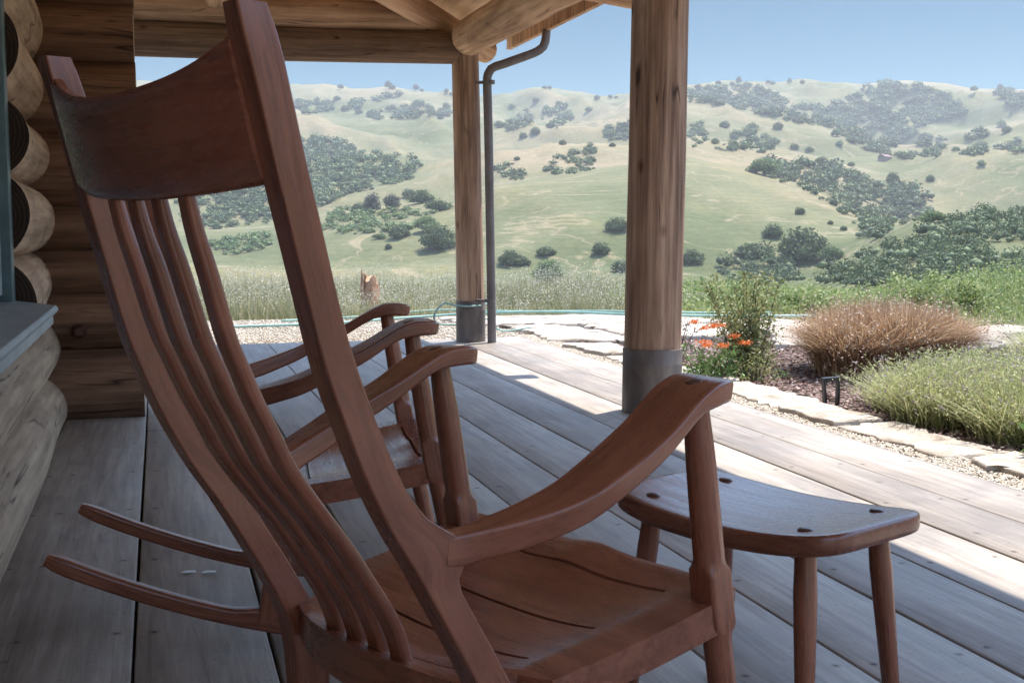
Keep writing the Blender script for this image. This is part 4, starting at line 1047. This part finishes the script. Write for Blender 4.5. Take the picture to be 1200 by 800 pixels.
# feathery seed heads on the tallest blades
sel = tips[rng.random(len(tips)) < .24]; sel = sel+rng.normal(size=sel.shape)*.012+np.array([0, 0, .05])
q = np.repeat(sel, 3, 0)+rng.normal(size=(len(sel)*3, 3))*np.array([.016, .016, .03])
v, f = leafcards(q, .0085, rng); tag(tri_obj('grass_seed_heads', v, f, SEED), 'whitish feathery seed heads of the tall grass', 'seed heads', None, 'stuff')
fe2 = lambda x: np.where(x < 6.35, 10.45-.2*(x-5), np.maximum(8.6-.9*(x-6.35), 7.0))
def wband(r, n):
    P = band(5.0, 13.5, fe2, 15.5, 1.3)(r, n); k = fbm(P[:, 0]*.8, P[:, 1]*.8, 8, 4); P = P[k+.25*r.normal(size=len(k)) > -.30]; return P
V, F, tips = blades(52000, wband, .06, .36, .009, 1.0, rng, .5, 0)
hk = np.clip(.75+1.5*fbm(V[:, 0]*.7, V[:, 1]*.7, 12, 3), .25, 1.5)*np.interp(V[:, 0], [5, 7, 10, 13], [.6, .8, 1.25, 1.5])
V[:, 2] = gz(V[:, 0], V[:, 1])+(V[:, 2]-gz(V[:, 0], V[:, 1]))*hk
tk = np.clip(.75+1.5*fbm(tips[:, 0]*.7, tips[:, 1]*.7, 12, 3), .25, 1.5)*np.interp(tips[:, 0], [5, 7, 10, 13], [.6, .8, 1.25, 1.5])
tips[:, 2] = gz(tips[:, 0], tips[:, 1])+(tips[:, 2]-gz(tips[:, 0], tips[:, 1]))*tk
tag(tri_obj('green_weeds', V, F, GRASSG), 'lush green weeds growing behind the garden bed at the right', 'weeds', None, 'stuff')
sel = tips[rng.random(len(tips)) < .5]; q = np.repeat(sel, 3, 0)+rng.normal(size=(len(sel)*3, 3))*.035-np.array([0, 0, .05])
v, f = leafcards(q, .020, rng); tag(tri_obj('weed_leaves', v, f, GRASSG), 'small leaves filling the green weeds at the right', 'weeds', None, 'stuff')

# dry fountain grass tuft
TUFT = foliage_mat('dry_grass', [(0.238, 0.137, 0.078), (0.406, 0.258, 0.153), (0.550, 0.401, 0.248), (0.323, 0.168, 0.100), (0.669, 0.543, 0.367), (0.190, 0.110, 0.065)], 0.65, .3)
def tuft(cs, n, h0, h1, rad, wd, mat, name, label, cat, lean=1.2, curve=.9, seed=1, base=-.05):
    rng = np.random.default_rng(seed); Vs = []; Fs = []; o_ = 0; tp = []
    for (cx, cy, s) in cs:
        a0 = rng.random(int(n*s))*2*PI; rr = rad*s*np.sqrt(rng.random(int(n*s)))
        P = np.stack([cx+rr*np.cos(a0), cy+rr*np.sin(a0)], 1)+rng.normal(size=(len(a0), 2))*.03
        V, F, t_ = blades(len(P), lambda r, k: P, h0*s, h1*s, wd, lean, rng, curve, base, 4, dirf=lambda P_, r: a0+r.normal(size=len(a0))*.9)
        Vs.append(V); Fs.append(F+o_); o_ += len(V); tp.append(t_)
    o = tri_obj(name, np.concatenate(Vs), np.concatenate(Fs), mat); tag(o, label, cat); return o, np.concatenate(tp)
o, tp = tuft([(4.08, 6.50, .9), (4.38, 6.55, 1.05), (4.70, 6.70, 1.0), (4.25, 6.85, 1.0), (4.60, 7.0, 1.0), (4.88, 6.95, .8)], 5200, .15, .52, .16, .011, TUFT, 'dry_grass_tuft', 'big rounded tuft of dry reddish-tan grass in the mulch bed', 'grass tuft', 1.25, 1.3, 3)
sel = tp[np.random.default_rng(2).random(len(tp)) < .035]; rg = np.random.default_rng(4)
q = np.repeat(sel, 10, 0)+rg.normal(size=(len(sel)*10, 3))*np.array([.02, .02, .03]); v, f = leafcards(q, .007, rg)
pl = tri_obj('plume', v, f, simple('plume_fibre', [(0.3, (0.42, 0.31, 0.24)), (0.7, (0.6, 0.48, 0.38))], 20)); pl.parent = o
# lavender / santolina mound
LAV = foliage_mat('lavender_leaf', [(0.313, 0.341, 0.160), (0.430, 0.461, 0.210), (0.567, 0.580, 0.286), (0.254, 0.273, 0.143), (0.665, 0.614, 0.370)], 0.6, .3)
o, tp = tuft([(3.62, 4.35, 1.0), (3.55, 4.85, 1.05), (3.95, 4.65, 1.1), (3.75, 3.95, .95), (4.2, 4.2, 1.0), (4.05, 5.2, .95), (3.62, 5.25, .7)], 2000, .16, .37, .20, .008, LAV, 'lavender_bush', 'spreading grey-green lavender bush with faded purple tips beside the edging stones', 'bush', 1.15, .45, 5)
rg = np.random.default_rng(16); q = np.repeat(tp, 3, 0); ax_ = np.array([3.85, 4.6, 0.0]); q = q+(ax_-q)*rg.random((len(q), 1))*.22*np.array([1, 1, .0])+rg.normal(size=q.shape)*.018-np.array([0, 0, .02])
v, f = leafcards(q, .010, rg, .45); lv_ = tri_obj('sprig_leaves', v, f, LAV); lv_.parent = o
rg = np.random.default_rng(6); sel = tp[rg.random(len(tp)) < .13]; q = np.repeat(sel, 4, 0)+rg.normal(size=(len(sel)*4, 3))*.010; v, f = leafcards(q, .007, rg)
fl = tri_obj('faded_flowers', v, f, foliage_mat('faded_lavender', [(0.25, 0.20, 0.22), (0.36, 0.29, 0.30), (0.42, 0.38, 0.32)], .7, .2)); fl.parent = o
# another grey bush at the right edge
o, tp = tuft([(5.1, 5.9, .9), (5.45, 6.2, .9), (5.0, 5.45, .8), (5.9, 6.6, .9), (6.4, 7.2, .9)], 1900, .2, .5, .2, .009, LAV, 'grey_green_bush', 'grey-green bush at the right edge behind the lavender', 'bush', .9, .5, 9)
# leafy plants
def leafy(name, label, c, n_st, h, spread, leaf, mat, seed, stem=True, lean=.35, top=1.0, dens=1.0):
    rng = np.random.default_rng(seed); root = empty(name, c, 0, label, 'plant'); Vs = []; Fs = []; Q = []
    for i in range(n_st):
        a = rng.random()*6.28; l = rng.random()*lean; hh = h*rng.uniform(.55, 1.0); b0 = np.array([math.cos(a), math.sin(a)])*spread*.25*rng.random()
        pts = []
        for t_ in np.linspace(0, 1, 7): pts.append((b0[0]+math.cos(a)*l*hh*t_**1.4, b0[1]+math.sin(a)*l*hh*t_**1.4, -.03+hh*t_*(1-.12*l)))
        v, f = tube_pts(pts, list(np.linspace(.004, .0012, 7)), 5); n = len(Vs); Vs += v; Fs += [tuple(k+n for k in q) for q in f]
        pts = np.array(pts)
        for t_ in np.linspace(.1, 1, int(26*dens*hh/.4)):
            p = np.array([np.interp(t_, np.linspace(0, 1, 7), pts[:, k]) for k in range(3)])
            sp = spread*.16*(1.25-t_*top)
            Q.append(p+rng.normal(size=(3, 3))*np.array([sp, sp, sp*.5]))
    mesh_obj('stem', Vs, Fs, TRUNK, root, True, None)
    v, f = leafcards(np.concatenate(Q), leaf, rng, .75); lf = tri_obj('foliage', v, f, mat); lf.parent = root
    return root
LEAFD = foliage_mat('shrub_leaf', [(0.130, 0.156, 0.060), (0.208, 0.240, 0.090), (0.299, 0.312, 0.132), (0.390, 0.360, 0.180)], .5, .3)
LEAFG = foliage_mat('fresh_leaf', [(0.09, 0.16, 0.05), (0.14, 0.23, 0.07), (0.20, 0.30, 0.10)], .5, .35)
leafy('leafy_shrub', 'upright airy shrub with small olive leaves right of the near porch post', (3.46, 6.72, -.02), 26, .68, .36, .0135, LEAFD, 11, lean=.32, dens=1.7)
leafy('leafy_shrub', 'low dark leafy shrub at the foot of the upright airy shrub', (3.36, 6.42, -.02), 14, .22, .30, .012, LEAFD, 12, lean=.6)
fp = leafy('flowering_plant', 'green plant with clusters of orange flowers beside the near post sleeve', (3.10, 6.50, -.03), 22, .26, .42, .016, LEAFG, 13, lean=.7)
rg = np.random.default_rng(8); ORG = foliage_mat('orange_petal', [(0.72, 0.20, 0.06), (0.80, 0.28, 0.09), (0.62, 0.14, 0.05)], .5, .3)
for (x, y, z) in [(.02, .1, .31), (.10, .06, .33), (-.02, .0, .24), (.16, -.02, .27), (.22, -.04, .23), (.06, -.08, .22), (-.06, -.10, .23), (.27, .1, .22), (.0, .2, .34), (.12, .18, .31)]:
    q = np.array([x, y, z])+rg.normal(size=(60, 3))*np.array([.018, .018, .006]); v, f = leafcards(q, .008, rg); o = tri_obj('flower_head', v, f, ORG); o.parent = fp
leafy('broadleaf_weed', 'small fresh green broad-leaved weed behind the edging stones under the lavender', (3.30, 3.82, -.03), 9, .22, .34, .022, LEAFG, 14, lean=.7)
leafy('broadleaf_weed', 'tiny green seedling in the mulch right of the airy shrub', (3.62, 6.55, -.03), 5, .10, .2, .014, LEAFG, 15, lean=.6)
leafy('leafy_shrub', 'thin pale shrub behind the orange flowers against the near post', (3.35, 7.6, -.03), 14, .5, .4, .010, simple('pale_twig', [(0.3, (0.24, 0.22, 0.18)), (0.7, (0.40, 0.36, 0.32))], 20), 16, lean=.5)
for (x, y, h_, lb) in [(7.3, 9.9, .5, 'bushy green weed clump behind the pale boulder'), (8.6, 9.6, .62, 'tall green weed clump near the right edge of the view'), (6.1, 10.6, .34, 'low green weed clump behind the large pale slab'), (9.4, 10.8, .66, 'tallest green weed clump against the nearest woodland'), (7.9, 11.2, .5, 'green weed clump in the middle of the weedy strip')]:
    leafy('weed_clump', lb, (x, y, -.05), 30, h_, h_*1.3, .020, GRASSG, int(x*10), lean=.8, dens=1.6)
# dead stalk stump in the grass
rg = np.random.default_rng(12)
st_ = empty('jagged_stump', (2.2, 13.0, -.05), .3, 'jagged orange-brown stump with a pointed splinter standing in the tall grass', 'stump')
STM = simple('rusty_wood', [(0.3, (0.22, 0.10, 0.06)), (0.5, (0.40, 0.22, 0.13)), (0.7, (0.52, 0.36, 0.25))], 14, 5, .85, .4, .01)
V = []; F = []; n = 14
pro = [(.10, .0), (.085, .15), (.075, .28)]
for r, z in pro:
    for k in range(n): a = 2*PI*k/n; q = 1+.18*math.sin(3*a+z*5); V.append((r*q*math.cos(a)*1.15, r*q*math.sin(a)*.8, z))
for k in range(n): a = 2*PI*k/n; V.append((.06*math.cos(a)*1.2, .05*math.sin(a), .30+.10*abs(math.sin(a*1.5+.6))))
for i in range(3):
    for k in range(n): F.append((i*n+k, i*n+(k+1) % n, (i+1)*n+(k+1) % n, (i+1)*n+k))
F.append(tuple(3*n+k for k in range(n))); mesh_obj('trunk', V, F, STM, st_, True, 25)
v, f = tube_pts([(-.09, 0, .10), (-.10, 0, .30), (-.105, 0, .47)], [.030, .022, .003], 7); mesh_obj('splinter', v, f, STM, st_, True, 30)
v, f = tube_pts([(-.085, 0, .42), (-.02, 0, .35), (.06, .01, .28), (.10, 0, .30)], [.008, .020, .026, .010], 7); mesh_obj('splinter', v, f, STM, st_, True, 30)

# garden hose : two runs over the slabs, a loop by the far post and a turn round its sleeve
def hose(name, pts, r, label, n=120):
    P = smooth_pts(pts, n); v, f = tube_pts([tuple(p) for p in P], r, 10); return tag(mesh_obj(name, v, f, HOSE, None, True, None), label, 'hose')
hose('garden_hose', [(.6, 10.95, -.005), (1.5, 11.1, -.005), (2.3, 11.5, .0), (2.95, 11.45, .03), (3.6, 11.0, .065), (4.2, 10.45, .065), (5.0, 10.1, .06), (5.8, 9.9, .06)], .012, 'pale green hose lying nearest across the paving slabs')
hose('garden_hose', [(1.1, 11.5, -.005), (2.0, 11.8, .0), (2.7, 12.0, .03), (3.4, 11.6, .03), (4.1, 11.0, .06), (4.8, 10.6, .06), (5.6, 10.35, .06)], .011, 'pale green hose lying farther off, behind the other run on the slabs')
lp = [(2.05+.0, 9.3, .16)]
lp = [(2.27+.118*math.cos(a), 9.01+.118*math.sin(a), .285+.006*math.sin(a)) for a in np.linspace(-.3, -3.0, 9)]
lp += [(2.09, 8.98, .30), (2.05, 8.95, .285), (2.01, 8.95, .24), (2.0, 8.97, .19), (2.04, 9.05, .145), (2.14, 9.15, .12), (2.3, 9.2, .12), (2.5, 9.25, .15), (2.62, 9.3, .05), (2.9, 9.4, .06)]
hose('garden_hose', [(2.52, 9.1, .30)]+lp, .007, 'thin green hose looped round the metal sleeve of the far post')

# path light : bent black bar on two legs
pli = empty('path_light', (3.27, 5.42, -.05), .25, 'small black bent metal path light at the edge of the bed', 'path light')
V, F = [], []; box(V, F, -.058, .058, -.012, .012, .155, .172); mesh_obj('hood', V, F, BLACK, pli, False)
for s in (-1, 1):
    st = [((s*.052, 0, .156), (1, 0, 0), (0, 1, 0), .006, .010, .002), ((s*.046+.006, .0, .08), (1, 0, 0), (0, 1, 0), .008, .010, .002), ((s*.038+.010, 0, -.02), (1, 0, 0), (0, 1, 0), .009, .010, .002)]
    v, f = sweep(st, 2); mesh_obj('leg', v, f, BLACK, pli, False)
V, F = [], []; box(V, F, -.10, -.02, -.03, .03, -.005, .012); o = mesh_obj('base_plate', V, F, simple('grey_metal', [(0.3, g3(.22)), (0.7, g3(.32))], 20, rough=.5), pli, False)
# two small thin raised white flecks on the boards
for (x, y, lb) in [(.055, 3.165, 'small white scrap lying on the deck board, left one of two'), (.105, 3.15, 'small white scrap lying on the deck board, right one of two')]:
    V = [(-.018, -.006, .003), (.0, -.008, .004), (.018, -.004, .003), (.016, .006, .003), (-.004, .008, .005), (-.017, .005, .003)]
    V2 = V+[(a, b_, c_+.002) for a, b_, c_ in V]; F = [(0, 5, 4, 3, 2, 1), (6, 7, 8, 9, 10, 11)]+[(i, (i+1) % 6, (i+1) % 6+6, i+6) for i in range(6)]
    o = mesh_obj('deck_fleck', V2, F, WHITE, None, False); o.location = (x, y, 0); tag(o, lb, 'fleck')

# ================================================================== air
V, F = [], []; box(V, F, -5300, 5300, -5300, 5300, -900, 420)
m = bpy.data.materials.new('air'); m.use_nodes = True; t = m.node_tree; t.nodes.clear()
pv = t.nodes.new('ShaderNodeVolumePrincipled'); pv.inputs['Density'].default_value = HAZE_D; pv.inputs['Color'].default_value = (0.92, 0.94, 0.96, 1); pv.inputs['Anisotropy'].default_value = 0.3
oo = t.nodes.new('ShaderNodeOutputMaterial'); t.links.new(pv.outputs[0], oo.inputs['Volume'])
zmin = float(ZZ.min()); zmax = float(ZZ.max())
V = [(a, b_, (zmin-1.5 if c_ < 0 else zmax+25)) for a, b_, c_ in V]
hz = mesh_obj('haze', V, F, m, None, False); tag(hz, kind='stuff'); hz['label'] = 'thin pale air over the valley'; hz['category'] = 'haze'
S.cycles.volume_bounces = 0
